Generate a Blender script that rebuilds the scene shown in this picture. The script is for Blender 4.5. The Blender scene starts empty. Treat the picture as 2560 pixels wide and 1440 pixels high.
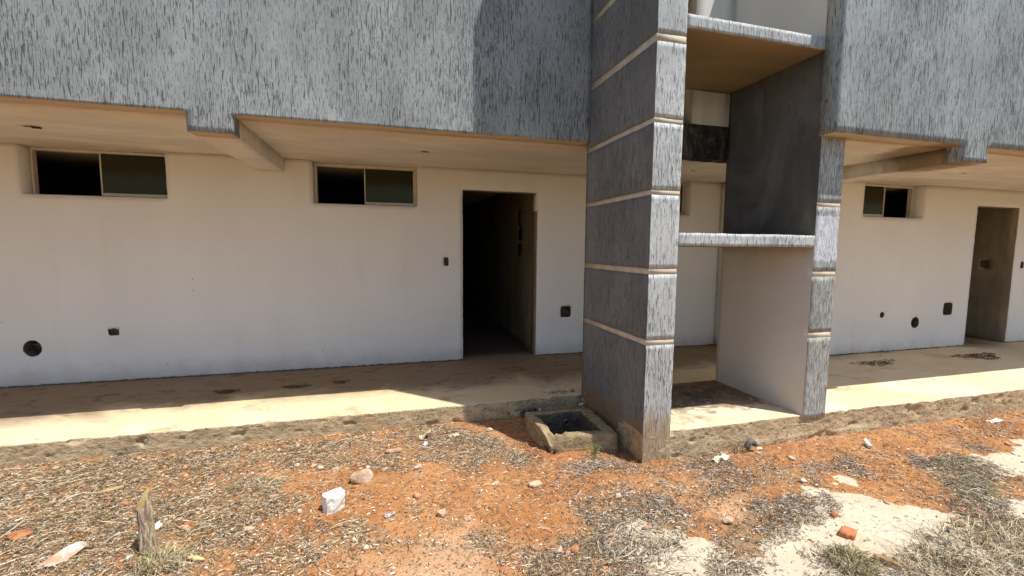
import bpy, bmesh, math, random
import numpy as np
from mathutils import Vector, Matrix
R = math.radians
rnd = random.Random(7)
rng = np.random.default_rng(11)
scene = bpy.context.scene
C = scene.collection

# ------------------------------------------------------------------ camera
YAW, PITCH, ROLL, FPX = -0.272, -0.0908, 0.0083, 1098.7
CAM = Vector((-0.3054, -5.3614, 1.404))
cy_, sy_, cp_, sp_ = math.cos(YAW), math.sin(YAW), math.cos(PITCH), math.sin(PITCH)
fw = Vector((-sy_*cp_, cy_*cp_, sp_)); rt = Vector((cy_, sy_, 0)); up = rt.cross(fw)
cr_, sr_ = math.cos(ROLL), math.sin(ROLL)
r2 = rt*cr_ + up*sr_; u2 = up*cr_ - rt*sr_
cd = bpy.data.cameras.new("camera"); cam = bpy.data.objects.new("camera", cd); C.objects.link(cam)
cam.matrix_world = Matrix(((r2.x, u2.x, -fw.x, CAM.x), (r2.y, u2.y, -fw.y, CAM.y), (r2.z, u2.z, -fw.z, CAM.z), (0, 0, 0, 1)))
cd.sensor_width = 36; cd.lens = FPX/2560*36; cd.clip_start = .05; cd.clip_end = 2000
scene.camera = cam

# ------------------------------------------------------------------ world, sun, exposure
SUN = Vector((0.307, -0.29, 1.0)).normalized()
w = bpy.data.worlds.new("World"); scene.world = w; w.use_nodes = True
nt = w.node_tree
sky = nt.nodes.new('ShaderNodeTexSky'); sky.sky_type = 'NISHITA'; sky.sun_disc = False
sky.sun_elevation = math.asin(SUN.z); sky.sun_rotation = math.atan2(SUN.x, SUN.y)
sky.air_density = 1.0; sky.dust_density = 1.2; sky.ozone_density = 1.0
bg = nt.nodes['Background']; bg.inputs['Strength'].default_value = .125
nt.links.new(sky.outputs[0], bg.inputs['Color'])
ld = bpy.data.lights.new("sun", 'SUN'); ld.energy = 4.6; ld.angle = R(.5); ld.color = (1, .965, .91)
lo = bpy.data.objects.new("sun", ld); C.objects.link(lo); lo.location = (3, -8, 12)
lo.rotation_euler = (-SUN).to_track_quat('-Z', 'Y').to_euler()
scene.view_settings.view_transform = 'Standard'; scene.view_settings.look = 'None'
scene.view_settings.gamma = 1; scene.view_settings.exposure = .2
scene.render.engine = 'CYCLES'
scene.cycles.diffuse_bounces = 6; scene.cycles.max_bounces = 10
scene.cycles.use_denoising = True

# ------------------------------------------------------------------ solved dimensions (metres)
H1, HB1, S1, P1 = 2.353, 2.2157, -1.5679, -1.638       # left unit: soffit, beam, walkway edge, upper wall
B1, B2 = -1.682, -1.389
D1, D2, SILL = .56, 1.517, 1.880
W1, W2, W3, W4 = -3.679, -2.492, -1.115, .027
F1, F2, Q, GB = 1.451, 1.680, -2.643, -1.579
T0, T1, T2, T3 = 1.430, 1.522, 2.915, 3.006
C1, C2, K = 2.925, 3.166, -1.645
ZR, WR = .058, -1.121
E1, E2, DT = 7.614, 8.498, 2.042
W5, W6, H2, S2 = 5.49, 6.562, 2.281, 1.84
R1, P2, B3, B4, HB2 = 2.893, -2.772, 4.292, 4.580, 2.151
GZ = -.155

# ------------------------------------------------------------------ numpy noise
def _h(ix, iy, iz, s):
    n = (ix.astype(np.int64)*374761393 + iy.astype(np.int64)*668265263 + iz.astype(np.int64)*2147483647 + s*974711) & 0x7fffffff
    n = (n ^ (n >> 13)) * 1274126177 & 0x7fffffff
    return ((n ^ (n >> 16)) & 0xffff)/65535.0
def vnoise(P, f, s=0):
    p = np.asarray(P, float)*f; i = np.floor(p); t = p-i; t = t*t*(3-2*t); i = i.astype(np.int64)
    x, y, z = i[:, 0], i[:, 1], i[:, 2]; a, b, c = t[:, 0], t[:, 1], t[:, 2]
    def L(u, v, k): return u*(1-k)+v*k
    return L(L(L(_h(x,y,z,s),_h(x+1,y,z,s),a), L(_h(x,y+1,z,s),_h(x+1,y+1,z,s),a), b),
             L(L(_h(x,y,z+1,s),_h(x+1,y,z+1,s),a), L(_h(x,y+1,z+1,s),_h(x+1,y+1,z+1,s),a), b), c)*2-1
def fbm(P, f, s=0, o=4):
    r = 0; a = 1; n = 0
    for k in range(o): r = r+a*vnoise(P, f*2**k, s+k*17); n += a; a *= .5
    return r/n

# ------------------------------------------------------------------ helpers
def tag(o, label=None, cat=None, group=None, kind=None):
    if label: o['label'] = label
    if cat: o['category'] = cat
    if group: o['group'] = group
    if kind: o['kind'] = kind
    return o
def thing(name, label, cat, loc=(0, 0, 0), group=None):
    o = bpy.data.objects.new(name, None); C.objects.link(o); o.location = loc
    o.empty_display_size = .1
    return tag(o, label, cat, group)
def link(name, me, mats, parent=None, smooth=False):
    for m in (mats if isinstance(mats, (list, tuple)) else [mats]): me.materials.append(m)
    o = bpy.data.objects.new(name, me); C.objects.link(o)
    if parent is not None:
        o.parent = parent
        # geometry is in world metres: cancel every ancestor's offset
        off = Vector((0, 0, 0)); p = parent
        while p is not None: off += p.location; p = p.parent
        o.location = -off
    if smooth: me.polygons.foreach_set('use_smooth', [True]*len(me.polygons))
    return o
def mesh_np(name, V, F, mat_idx=None, smooth=False):
    me = bpy.data.meshes.new(name)
    V = np.asarray(V, np.float32); F = np.asarray(F, np.int32); k = F.shape[1]
    me.vertices.add(len(V)); me.vertices.foreach_set('co', V.ravel())
    me.loops.add(F.size); me.loops.foreach_set('vertex_index', F.ravel())
    me.polygons.add(len(F)); me.polygons.foreach_set('loop_start', np.arange(len(F), dtype=np.int32)*k)
    me.polygons.foreach_set('loop_total', np.full(len(F), k, np.int32))
    if mat_idx is not None: me.polygons.foreach_set('material_index', np.asarray(mat_idx, np.int32))
    if smooth: me.polygons.foreach_set('use_smooth', np.ones(len(F), bool))
    me.update(calc_edges=True); me.validate()
    return me
def lines(cuts, step):
    """grid lines through every value in cuts, with cells no longer than step"""
    cuts = sorted(set(round(c, 5) for c in cuts)); out = [cuts[0]]
    for a, b in zip(cuts, cuts[1:]):
        n = max(1, math.ceil((b-a)/step-1e-6)); out += [a+(b-a)*(i+1)/n for i in range(n)]
    return np.array(out)
def vox(name, xs, ys, zs, solid, amp=.0015, edge=.004, freq=3., mats=None, mat_fn=None, seed=0, efreq=28., post=None):
    """watertight shell of the cells for which solid(x, y, z) holds; a slight waviness over faces, rougher along arrises"""
    xs, ys, zs = map(np.asarray, (xs, ys, zs))
    xc, yc, zc = [(a[1:]+a[:-1])/2 for a in (xs, ys, zs)]
    X, Y, Z = np.meshgrid(xc, yc, zc, indexing='ij'); S = solid(X, Y, Z)*np.ones_like(X, bool)
    nx, ny, nz = S.shape; Pd = np.zeros((nx+2, ny+2, nz+2), bool); Pd[1:-1, 1:-1, 1:-1] = S
    def vid(i, j, k): return (i*(ny+1)+j)*(nz+1)+k
    Fs, Ds = [], []
    quads = {(0,-1): [(0,0,0),(0,0,1),(0,1,1),(0,1,0)], (0,1): [(1,0,0),(1,1,0),(1,1,1),(1,0,1)],
             (1,-1): [(0,0,0),(1,0,0),(1,0,1),(0,0,1)], (1,1): [(0,1,0),(0,1,1),(1,1,1),(1,1,0)],
             (2,-1): [(0,0,0),(0,1,0),(1,1,0),(1,0,0)], (2,1): [(0,0,1),(1,0,1),(1,1,1),(0,1,1)]}
    for di, ((ax, sg), q) in enumerate(quads.items()):
        nb = np.roll(Pd, -sg, axis=ax)[1:-1, 1:-1, 1:-1]
        i, j, k = np.nonzero(S & ~nb)
        if len(i): Fs.append(np.stack([vid(i+a, j+b, k+c) for a, b, c in q], 1)); Ds.append(np.full(len(i), di))
    F = np.concatenate(Fs); D = np.concatenate(Ds)
    used, inv = np.unique(F, return_inverse=True); F = inv.reshape(F.shape)
    k = used % (nz+1); j = (used//(nz+1)) % (ny+1); i = used//((nz+1)*(ny+1))
    V = np.stack([xs[i], ys[j], zs[k]], 1).astype(float)
    m = np.zeros((len(V), 3), bool)
    for d in range(6): m[np.unique(F[D == d]), d//2] = True
    ise = m.sum(1) > 1
    N = np.stack([fbm(V, freq, seed+5, 2), fbm(V+9.1, freq, seed+6, 2), fbm(V+4.7, freq, seed+8, 2)], 1)
    E = np.stack([fbm(V, efreq, 15, 2), fbm(V+9.1, efreq, 16, 2), fbm(V+4.7, efreq, 18, 2)], 1)
    V2 = V+N*amp+E*np.where(ise, edge, amp*.5)[:, None]
    if post: V2 = post(V, V2, m)
    ctr = V2[F].mean(1)
    mi = mat_fn(ctr, D) if mat_fn else None
    return mesh_np(name, V2, F, mi)
def box(name, b, mats, parent=None, step=.08, amp=.0012, edge=.003, mat_fn=None, seed=0):
    x0, x1, y0, y1, z0, z1 = b
    me = vox(name, lines([x0, x1], step), lines([y0, y1], step), lines([z0, z1], step), lambda X, Y, Z: X > -1e9, amp, edge, mat_fn=mat_fn, seed=seed)
    return link(name, me, mats, parent)
def bev_box(bm, b, bev=.004, rot=None):
    x0, x1, y0, y1, z0, z1 = b
    ret = bmesh.ops.create_cube(bm, size=1)
    vs = ret['verts']
    for v in vs: v.co = Vector(((x0+x1)/2+v.co.x*(x1-x0), (y0+y1)/2+v.co.y*(y1-y0), (z0+z1)/2+v.co.z*(z1-z0)))
    es = list({e for v in vs for e in v.link_edges})
    bmesh.ops.bevel(bm, geom=es, offset=bev, segments=1, affect='EDGES')
def bm_obj(name, bm, mats, parent=None, smooth=False):
    me = bpy.data.meshes.new(name); bm.normal_update(); bm.to_mesh(me); bm.free()
    return link(name, me, mats, parent, smooth)
def cut(o, cutters):
    """subtract closed cutter meshes (list of (verts, faces)); cut faces take the last material slot"""
    for V, F in cutters:
        me = bpy.data.meshes.new('cutter'); me.from_pydata([tuple(v) for v in V], [], F); me.update()
        bm = bmesh.new(); bm.from_mesh(me); bmesh.ops.recalc_face_normals(bm, faces=bm.faces[:]); bm.to_mesh(me); bm.free()
        me.materials.append(o.data.materials[-1])
        c = bpy.data.objects.new('cutter', me); C.objects.link(c)
        c.matrix_world = o.matrix_world if False else Matrix.Identity(4)
        md = o.modifiers.new('b', 'BOOLEAN'); md.operation = 'DIFFERENCE'; md.solver = 'EXACT'; md.object = c; md.material_mode = 'TRANSFER'
        bpy.context.view_layer.update()
        dg = bpy.context.evaluated_depsgraph_get(); nm = bpy.data.meshes.new_from_object(o.evaluated_get(dg))
        old = o.data; o.modifiers.clear(); o.data = nm; bpy.data.objects.remove(c)
        bpy.data.meshes.remove(me); nm.name = old.name
def prism(poly, axis, a, b):
    """closed prism: poly = list of 2-D points in the plane across axis (x: (y,z), y: (x,z), z: (x,y))"""
    n = len(poly)
    def P(p, t): return {0: (t, p[0], p[1]), 1: (p[0], t, p[1]), 2: (p[0], p[1], t)}[axis]
    V = [P(p, a) for p in poly]+[P(p, b) for p in poly]
    F = [list(range(n))[::-1], list(range(n, 2*n))]+[[i, (i+1) % n, n+(i+1) % n, n+i] for i in range(n)]
    return V, F
def blob(cx, cz, rx, rz, n=20, j=.06, sq=2.):
    out = []
    for i in range(n):
        t = 2*math.pi*i/n; c, s = math.cos(t), math.sin(t); r = (abs(c)**sq+abs(s)**sq)**(-1/sq)*(1+rnd.uniform(-j, j))
        out.append((cx+rx*r*c, cz+rz*r*s))
    return out

# ------------------------------------------------------------------ materials
class M:
    def __init__(s, name, rough=.9, spec=.3):
        s.m = bpy.data.materials.new(name); s.m.use_nodes = True; s.t = s.m.node_tree
        s.b = s.t.nodes['Principled BSDF']; s.b.inputs['Roughness'].default_value = rough
        s.b.inputs['Specular IOR Level'].default_value = spec
        s.tc = s.n('ShaderNodeNewGeometry'); s.pos = s.tc.outputs['Position']
    def n(s, t, **k):
        q = s.t.nodes.new(t)
        for a, v in k.items(): setattr(q, a, v)
        return q
    def l(s, a, b): s.t.links.new(a, b)
    def scale(s, v, src=None):
        q = s.n('ShaderNodeVectorMath', operation='MULTIPLY'); s.l(src or s.pos, q.inputs[0]); q.inputs[1].default_value = v; return q.outputs[0]
    def noise(s, f, sc=(1, 1, 1), d=3, rough=.55, dist=0., off=0., src=None):
        q = s.n('ShaderNodeTexNoise'); v = s.scale(sc, src)
        if off:
            a = s.n('ShaderNodeVectorMath', operation='ADD'); s.l(v, a.inputs[0]); a.inputs[1].default_value = (off, off*1.7, off*.6); v = a.outputs[0]
        s.l(v, q.inputs['Vector']); q.inputs['Scale'].default_value = f; q.inputs['Detail'].default_value = d
        q.inputs['Roughness'].default_value = rough; q.inputs['Distortion'].default_value = dist
        return q.outputs['Fac']
    def voro(s, f, sc=(1, 1, 1), feat='F1', rand=1., out='Distance'):
        q = s.n('ShaderNodeTexVoronoi', feature=feat); s.l(s.scale(sc), q.inputs['Vector']); q.inputs['Scale'].default_value = f
        q.inputs['Randomness'].default_value = rand; return q.outputs[out]
    def ss(s, x, a, b, o0=0., o1=1.):
        q = s.n('ShaderNodeMapRange', interpolation_type='SMOOTHSTEP'); s.l(x, q.inputs['Value'])
        q.inputs['From Min'].default_value = a; q.inputs['From Max'].default_value = b
        q.inputs['To Min'].default_value = o0; q.inputs['To Max'].default_value = o1; return q.outputs['Result']
    def math(s, op, a, b=None, c=None):
        q = s.n('ShaderNodeMath', operation=op)
        for i, v in enumerate((a, b, c)):
            if v is None: continue
            if isinstance(v, (int, float)): q.inputs[i].default_value = v
            else: s.l(v, q.inputs[i])
        return q.outputs[0]
    def mix(s, f, a, b, blend='MIX'):
        q = s.n('ShaderNodeMix', data_type='RGBA', blend_type=blend)
        for i, v in ((0, f), (6, a), (7, b)):
            if isinstance(v, (int, float)): q.inputs[i].default_value = v
            elif isinstance(v, tuple): q.inputs[i].default_value = (*v, 1)
            else: s.l(v, q.inputs[i])
        return q.outputs[2]
    def xyz(s):
        q = s.n('ShaderNodeSeparateXYZ'); s.l(s.pos, q.inputs[0]); return q.outputs
    def bump(s, h, dist, strength=1., prev=None):
        q = s.n('ShaderNodeBump'); s.l(h, q.inputs['Height']); q.inputs['Distance'].default_value = dist; q.inputs['Strength'].default_value = strength
        if prev: s.l(prev, q.inputs['Normal'])
        return q.outputs[0]
    def done(s, col, nrm=None):
        if isinstance(col, tuple): s.b.inputs['Base Color'].default_value = (*col, 1)
        else: s.l(col, s.b.inputs['Base Color'])
        if nrm: s.l(nrm, s.b.inputs['Normal'])
        return s.m

def scratched(name, base, groove, dens=0., depth=.009, extra=None, blotch=.35, gc=.68):
    """grey render combed into short vertical scratches"""
    m = M(name, .85, .25)
    warp = m.noise(5, (1, 1, 1), 2, off=3.1)
    big = m.noise(1.3, (1, 1, .7), 3, .6, off=1.)
    a = m.noise(1, (165, 165, 10), 1.2, .5, .5)
    b = m.noise(1, (240, 240, 20), 1.5, .5, .7, off=7.)
    thr = m.math('MULTIPLY_ADD', big, .26, -.13)
    a1 = m.ss(m.math('SUBTRACT', a, thr), .61-dens, .655-dens)
    b1 = m.ss(m.math('SUBTRACT', b, thr), .625-dens, .68-dens)
    fine = m.noise(1, (330, 330, 60), 2, .6, .6, off=13.)
    a1 = m.math('MULTIPLY', a1, m.ss(fine, .30, .48, .35, 1)); b1 = m.math('MULTIPLY', b1, .75)
    g = m.math('MAXIMUM', a1, b1)
    grain = m.noise(160, (1, 1, .6), 3, .6)
    c = m.mix(m.ss(m.noise(2.2, (1, 1, .5), 4, .6, off=5.), .35, .7), tuple(x*(1-blotch*.5) for x in base), tuple(min(1, x*(1+blotch*.35)) for x in base))
    st = m.ss(m.noise(1, (5, 5, .7), 4, .6, off=11.), .5, .75)
    c = m.mix(m.math('MULTIPLY', st, .22), c, tuple(x*.62 for x in base))
    c = m.mix(m.math('MULTIPLY', m.ss(warp, .6, .75), .25), c, (base[0]*1.08, base[1]*1.06, base[2]*.98))
    c = m.mix(m.math('MULTIPLY', g, gc), c, groove)
    if extra: c = extra(m, c)
    h = m.math('SUBTRACT', m.math('MULTIPLY', grain, .12), g)
    h = m.math('ADD', h, m.math('MULTIPLY', m.noise(1, (45, 45, 9), 2, .5, .3, off=2.), .5))
    return m.done(c, m.bump(h, depth, .9))

def low_stain(zt=.12, col=(.36, .25, .12)):
    def f(m, c):
        z = m.xyz()[2]; n = m.noise(9, (1, 1, .6), 3)
        return m.mix(m.math('MULTIPLY', m.ss(m.math('ADD', z, m.math('MULTIPLY', n, -.35)), zt-.3, zt-.02, 1, 0), .8), c, col)
    return f
MAT = {}
MAT['upper'] = scratched('scratched_grey_render', (.395, .422, .415), (.07, .072, .068))
MAT['upper_r'] = scratched('scratched_grey_render_right', (.405, .432, .425), (.07, .078, .07), .01)
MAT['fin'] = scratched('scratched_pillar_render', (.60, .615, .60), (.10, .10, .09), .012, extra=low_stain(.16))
MAT['fin_shade_side'] = scratched('scratched_pillar_shade_side', (.228, .234, .234), (.10, .10, .11), -.01, .004, gc=.5, extra=low_stain(.10, (.30, .17, .07)))  # pillar render darkened in colour to carry the shade on its other faces
def colpatch(m, c):
    z = m.xyz()[2]; n = m.noise(30, (1, 1, .3), 3)
    zz = m.math('ADD', z, m.math('MULTIPLY', n, .06))
    k = m.math('MULTIPLY', m.ss(zz, 1.345, 1.36), m.ss(zz, 1.70, 1.715, 1, 0))
    c = m.mix(m.math('MULTIPLY', k, .8), c, (.86, .88, .92))
    k2 = m.ss(zz, 1.2, 1.33, 1, 0)
    return m.mix(m.math('MULTIPLY', k2, .3), c, (.36, .34, .24))
MAT['column'] = scratched('scratched_column_render', (.56, .58, .565), (.10, .10, .08), .03, extra=colpatch)

# white fine-combed plaster
def plaster(name, base, dirt=.5, nick=True, z0=0.):
    m = M(name, .8, .3)
    z = m.xyz()[2]
    f = m.noise(1, (170, 170, 22), 2, .6)
    f2 = m.noise(70, (1, 1, .5), 2)
    c = m.mix(m.ss(m.noise(1.1, (1, 1, .6), 4, .6), .3, .72), tuple(x*.93 for x in base), base)
    c = m.mix(m.math('MULTIPLY', m.ss(f, .55, .8), .14), c, tuple(x*.6 for x in base))
    run = m.ss(m.noise(1, (4, 4, .45), 4, .6, off=4.), .58, .8)
    c = m.mix(m.math('MULTIPLY', run, .17), c, (.52, .43, .33))
    n = m.noise(6, (1, 1, 1), 4)
    low = m.ss(m.math('ADD', z, m.math('MULTIPLY', n, -.25)), -.16, .12, 1, 0)
    c = m.mix(m.math('MULTIPLY', low, dirt), c, (.42, .34, .27))
    c = m.mix(m.math('MULTIPLY', m.ss(m.math('ADD', z, m.math('MULTIPLY', m.noise(22, (1, 1, 1), 4, .7), -.05)), z0-.016, z0-.008, 1, 0), .9), c, (.09, .06, .045))
    if nick:
        v = m.voro(4.6, (1, 1, 1)); n2 = m.noise(60, (1, 1, 1), 2)
        k = m.ss(m.math('ADD', v, m.math('MULTIPLY', n2, .03)), .040, .047, 1, 0)
        c = m.mix(m.math('MULTIPLY', k, .8), c, (.10, .09, .08))
    h = m.math('ADD', m.math('MULTIPLY', f, .6), m.math('MULTIPLY', f2, .4))
    return m.done(c, m.bump(h, .0022, .8, m.bump(m.noise(2.5, (1, 1, 1), 2), .02, .35)))
MAT['white'] = plaster('white_wall_render', (.88, .855, .815)); MAT['white_r'] = plaster('white_wall_render_right', (.88, .855, .815), z0=ZR)
def soffit_mat(name, yedge, spot=None, base=(.80, .75, .66)):
    m = M(name, .9, .2)
    y = m.xyz()[1]; n = m.noise(3.5, (1, 1, 1), 4, .65)
    c = m.mix(m.ss(m.noise(1.4, (.5, 1.6, 1), 5, .65, .8), .38, .68), tuple(x*.82 for x in base), base)
    c = m.mix(m.math('MULTIPLY', m.ss(m.noise(7, (.4, 2, 1), 4, .6), .5, .7), .15), c, (.42, .33, .22))
    e = m.ss(m.math('ADD', y, m.math('MULTIPLY', n, -.16)), yedge-.06, yedge-.02, 1, 0)
    c = m.mix(m.math('MULTIPLY', e, .75), c, (.46, .32, .17))
    e2 = m.ss(m.math('ADD', y, m.math('MULTIPLY', n, -.5)), yedge-.05, yedge+.05, 1, 0)
    c = m.mix(m.math('MULTIPLY', e2, .3), c, (.60, .48, .32))
    if spot:
        q = m.n('ShaderNodeVectorMath', operation='DISTANCE'); m.l(m.scale((1, 1, 0)), q.inputs[0]); q.inputs[1].default_value = (*spot, 0)
        k = m.ss(m.math('ADD', q.outputs['Value'], m.math('MULTIPLY', m.noise(4, (1, 1, 1), 4, .7), -.5)), -.05, .22, 1, 0)
        c = m.mix(m.math('MULTIPLY', k, .8), c, (.20, .12, .05))
    return m.done(c, m.bump(m.noise(25, (1, 1, 1), 4, .6), .004, .5))
MAT['soffit'] = soffit_mat('painted_soffit_left', P1+.09)
MAT['soffit_r'] = soffit_mat('painted_soffit_right', P2+.12, (B3-.05, Q+.12))
MAT['ledge_under'] = soffit_mat('painted_ledge_underside', -9, None, (.34, .25, .14))
def ochre(name, top=True):
    m = M(name, .9, .25)
    a = m.noise(1.1, (1, 1, 1), 5, .6, .6); b = m.noise(9, (1, 1, 1), 5, .65, .4, off=3.); z = m.xyz()[2]
    c = m.mix(m.ss(a, .35, .68), (.74, .58, .34), (.78, .68, .48))
    c = m.mix(m.math('MULTIPLY', m.ss(b, .5, .72), .5), c, (.76, .66, .50))
    c = m.mix(m.math('MULTIPLY', m.ss(m.noise(2.3, (1, 1, 1), 5, .7, 1., off=8.), .55, .72), .55), c, (.42, .19, .07))
    spk = m.math('MULTIPLY', m.ss(m.noise(38, (1, 1, 1), 3, .6, .6, off=1.), .64, .70), m.ss(m.noise(2.6, (1, 1, 1), 3, off=6.), .46, .62))
    c = m.mix(m.math('MULTIPLY', spk, .75), c, (.11, .065, .04))
    X3 = m.xyz()
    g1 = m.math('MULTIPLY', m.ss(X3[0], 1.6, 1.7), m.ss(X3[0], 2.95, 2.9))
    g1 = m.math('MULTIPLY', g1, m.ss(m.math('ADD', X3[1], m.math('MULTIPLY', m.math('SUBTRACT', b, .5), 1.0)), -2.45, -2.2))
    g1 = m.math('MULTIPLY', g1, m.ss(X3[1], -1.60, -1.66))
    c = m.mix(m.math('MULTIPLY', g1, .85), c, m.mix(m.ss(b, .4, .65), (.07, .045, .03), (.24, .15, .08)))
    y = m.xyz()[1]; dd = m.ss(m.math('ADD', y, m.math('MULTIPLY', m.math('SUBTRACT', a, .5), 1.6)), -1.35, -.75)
    c = m.mix(m.math('MULTIPLY', dd, .8), c, (.20, .12, .065))  # brown dirt tone towards the wall, also deepening the shade there
    c = m.mix(m.ss(y, .02, .35), c, (.10, .075, .055))  # dusty floor indoors, darkened in colour to deepen the room's shade
    crack = m.voro(.85, (1, 1, 1), 'DISTANCE_TO_EDGE'); 
    #c = m.mix(m.math('MULTIPLY', m.ss(m.math('ADD', crack, m.math('MULTIPLY', b, .02)), .012, .018, 1, 0), .5), c, (.18, .11, .06))
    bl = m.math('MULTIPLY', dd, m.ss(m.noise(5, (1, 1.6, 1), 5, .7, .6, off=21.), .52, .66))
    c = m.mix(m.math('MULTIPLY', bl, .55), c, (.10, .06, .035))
    return m.done(c, m.bump(m.noise(45, (1, 1, 1), 5, .65), .005, .7))
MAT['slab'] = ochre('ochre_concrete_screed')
def rawc(name, base, dark, sc=1.):
    m = M(name, .95, .2)
    a = m.noise(7*sc, (1, 1, 1.5), 6, .7, .2); b = m.noise(30*sc, (1, 1, 1.2), 4, .65, .3, off=3.)
    c = m.mix(m.ss(a, .34, .62), dark, base)
    c = m.mix(m.math('MULTIPLY', m.ss(b, .56, .66), .65), c, tuple(x*.35 for x in dark))
    c = m.mix(m.math('MULTIPLY', m.ss(m.noise(3, (1, 1, 1), 4, off=9.), .55, .7), .5), c, (.46, .31, .15))
    pit = m.ss(m.noise(17*sc, (1, 1, 2.2), 5, .7, 1., off=15.), .62, .66)
    c = m.mix(m.math('MULTIPLY', pit, .7), c, tuple(x*.4 for x in dark))
    h = m.math('SUBTRACT', m.math('ADD', a, m.math('MULTIPLY', b, .5)), pit)
    return m.done(c, m.bump(h, .018, 1.))
MAT['slab_side'] = rawc('rough_slab_side', (.60, .465, .285), (.40, .30, .18))
MAT['raw'] = rawc('raw_concrete', (.42, .38, .32), (.24, .21, .17), 2)
MAT['hole'] = rawc('shade_dark_hole_inside', (.20, .16, .12), (.10, .08, .06), 2)  # hole insides coloured darker to deepen the shade in them
MAT['drain'] = rawc('drain_box_concrete', (.47, .36, .205), (.28, .21, .12), 1.6)
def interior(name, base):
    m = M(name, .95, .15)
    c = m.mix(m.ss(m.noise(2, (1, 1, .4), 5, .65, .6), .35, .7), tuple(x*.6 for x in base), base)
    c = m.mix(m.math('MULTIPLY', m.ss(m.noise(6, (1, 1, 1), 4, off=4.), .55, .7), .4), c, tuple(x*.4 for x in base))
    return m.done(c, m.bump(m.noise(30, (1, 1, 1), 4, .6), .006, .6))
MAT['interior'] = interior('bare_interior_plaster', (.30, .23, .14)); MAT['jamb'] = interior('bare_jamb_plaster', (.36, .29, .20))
MAT['interior_dark'] = interior('shade_dark_interior_plaster', (.03, .025, .018))  # same plaster painted near black to stand for the rooms' darkness
MAT['cream'] = M('cream_band_paint', .75, .3); _m = MAT['cream']
MAT['cream'] = _m.done(_m.mix(_m.ss(_m.noise(9, (1, 1, 1), 4), .35, .7), (.58, .49, .36), (.72, .63, .49)), _m.bump(_m.noise(40, (1, 1, 1), 3), .003, .5))
# dark, mould-stained slab edge
_m = M('mould_blackened_concrete', .95, .2)
_c = _m.mix(_m.ss(_m.noise(1, (6, 6, 2.5), 5, .7, .8), .42, .68), (.035, .033, .028), (.16, .145, .125))
_c = _m.mix(_m.math('MULTIPLY', _m.ss(_m.noise(30, (1, 1, .5), 4), .6, .72), .6), _c, (.22, .20, .18))
MAT['mould'] = _m.done(_c, _m.bump(_m.noise(30, (1, 1, 1), 5, .7), .01, .8))
# partition's left face: white below the lower ledge, dark grey in the recess, white above the upper ledge
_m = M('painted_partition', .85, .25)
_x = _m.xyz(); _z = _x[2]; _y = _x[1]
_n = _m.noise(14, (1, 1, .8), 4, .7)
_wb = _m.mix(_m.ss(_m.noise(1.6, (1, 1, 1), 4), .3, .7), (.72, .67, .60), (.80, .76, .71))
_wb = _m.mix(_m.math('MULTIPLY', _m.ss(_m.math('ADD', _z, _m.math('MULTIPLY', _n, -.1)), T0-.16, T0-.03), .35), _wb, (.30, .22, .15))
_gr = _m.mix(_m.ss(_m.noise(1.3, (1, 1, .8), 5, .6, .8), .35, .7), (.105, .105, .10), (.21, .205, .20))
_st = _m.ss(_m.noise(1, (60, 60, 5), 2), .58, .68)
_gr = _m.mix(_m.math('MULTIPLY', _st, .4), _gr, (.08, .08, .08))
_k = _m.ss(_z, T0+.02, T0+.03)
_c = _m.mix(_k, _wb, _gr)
# ragged paint edge near the front above the upper ledge
_e = _m.math('ADD', _m.math('MULTIPLY', _m.math('SUBTRACT', _y, Q), .55), _m.math('MULTIPLY', _n, .14))
_k2 = _m.ss(_m.math('ADD', _m.math('SUBTRACT', _z, 2.985), _e), .055, .062)
_k2 = _m.math('MULTIPLY', _k2, _m.ss(_z, 2.93, 2.94))
_c = _m.mix(_k2, _c, (.80, .79, .76))
MAT['partition'] = _m.done(_c, _m.bump(_m.noise(1, (120, 120, 18), 2), .003, .7))
_m = M('pale_upper_render', .85, .25)
MAT['pale'] = _m.done(_m.mix(_m.ss(_m.noise(1, (5, 5, .7), 4), .35, .7), (.78, .76, .73), (.86, .85, .82)), _m.bump(_m.noise(1, (150, 150, 30), 2), .002, .6))
MAT['alu'] = (lambda m: m.done(m.mix(m.ss(m.noise(20, (1, 1, 1), 3), .4, .7), (.62, .56, .46), (.70, .64, .54))))(M('beige_window_frame', .5, .4))
# window pane: thin dark tinted glass
gm = bpy.data.materials.new('tinted_pane'); gm.use_nodes = True; t = gm.node_tree; t.nodes.clear()
o_ = t.nodes.new('ShaderNodeOutputMaterial'); mx = t.nodes.new('ShaderNodeMixShader'); tr = t.nodes.new('ShaderNodeBsdfTransparent'); gl = t.nodes.new('ShaderNodeBsdfGlossy')
fr = t.nodes.new('ShaderNodeFresnel'); fr.inputs[0].default_value = 1.5; tr.inputs[0].default_value = (.55, .6, .5, 1); gl.inputs[0].default_value = (.42, .38, .26, 1)
gl.inputs['Roughness'].default_value = .12
mx2 = t.nodes.new('ShaderNodeMixShader'); df = t.nodes.new('ShaderNodeBsdfDiffuse'); df.inputs[0].default_value = (.08, .075, .04, 1); mx2.inputs[0].default_value = .30
t.links.new(tr.outputs[0], mx2.inputs[1]); t.links.new(df.outputs[0], mx2.inputs[2])
t.links.new(fr.outputs[0], mx.inputs[0]); t.links.new(mx2.outputs[0], mx.inputs[1]); t.links.new(gl.outputs[0], mx.inputs[2]); t.links.new(mx.outputs[0], o_.inputs[0])
MAT['pane'] = gm
def plain(name, col, rough=.8, var=.25, sc=20, bump=.003):
    m = M(name, rough, .3)
    return m.done(m.mix(m.ss(m.noise(sc, (1, 1, 1), 4), .35, .68), tuple(x*(1-var) for x in col), tuple(min(1, x*(1+var*.5)) for x in col)), m.bump(m.noise(sc*3, (1, 1, 1), 4), bump, .8))
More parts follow.
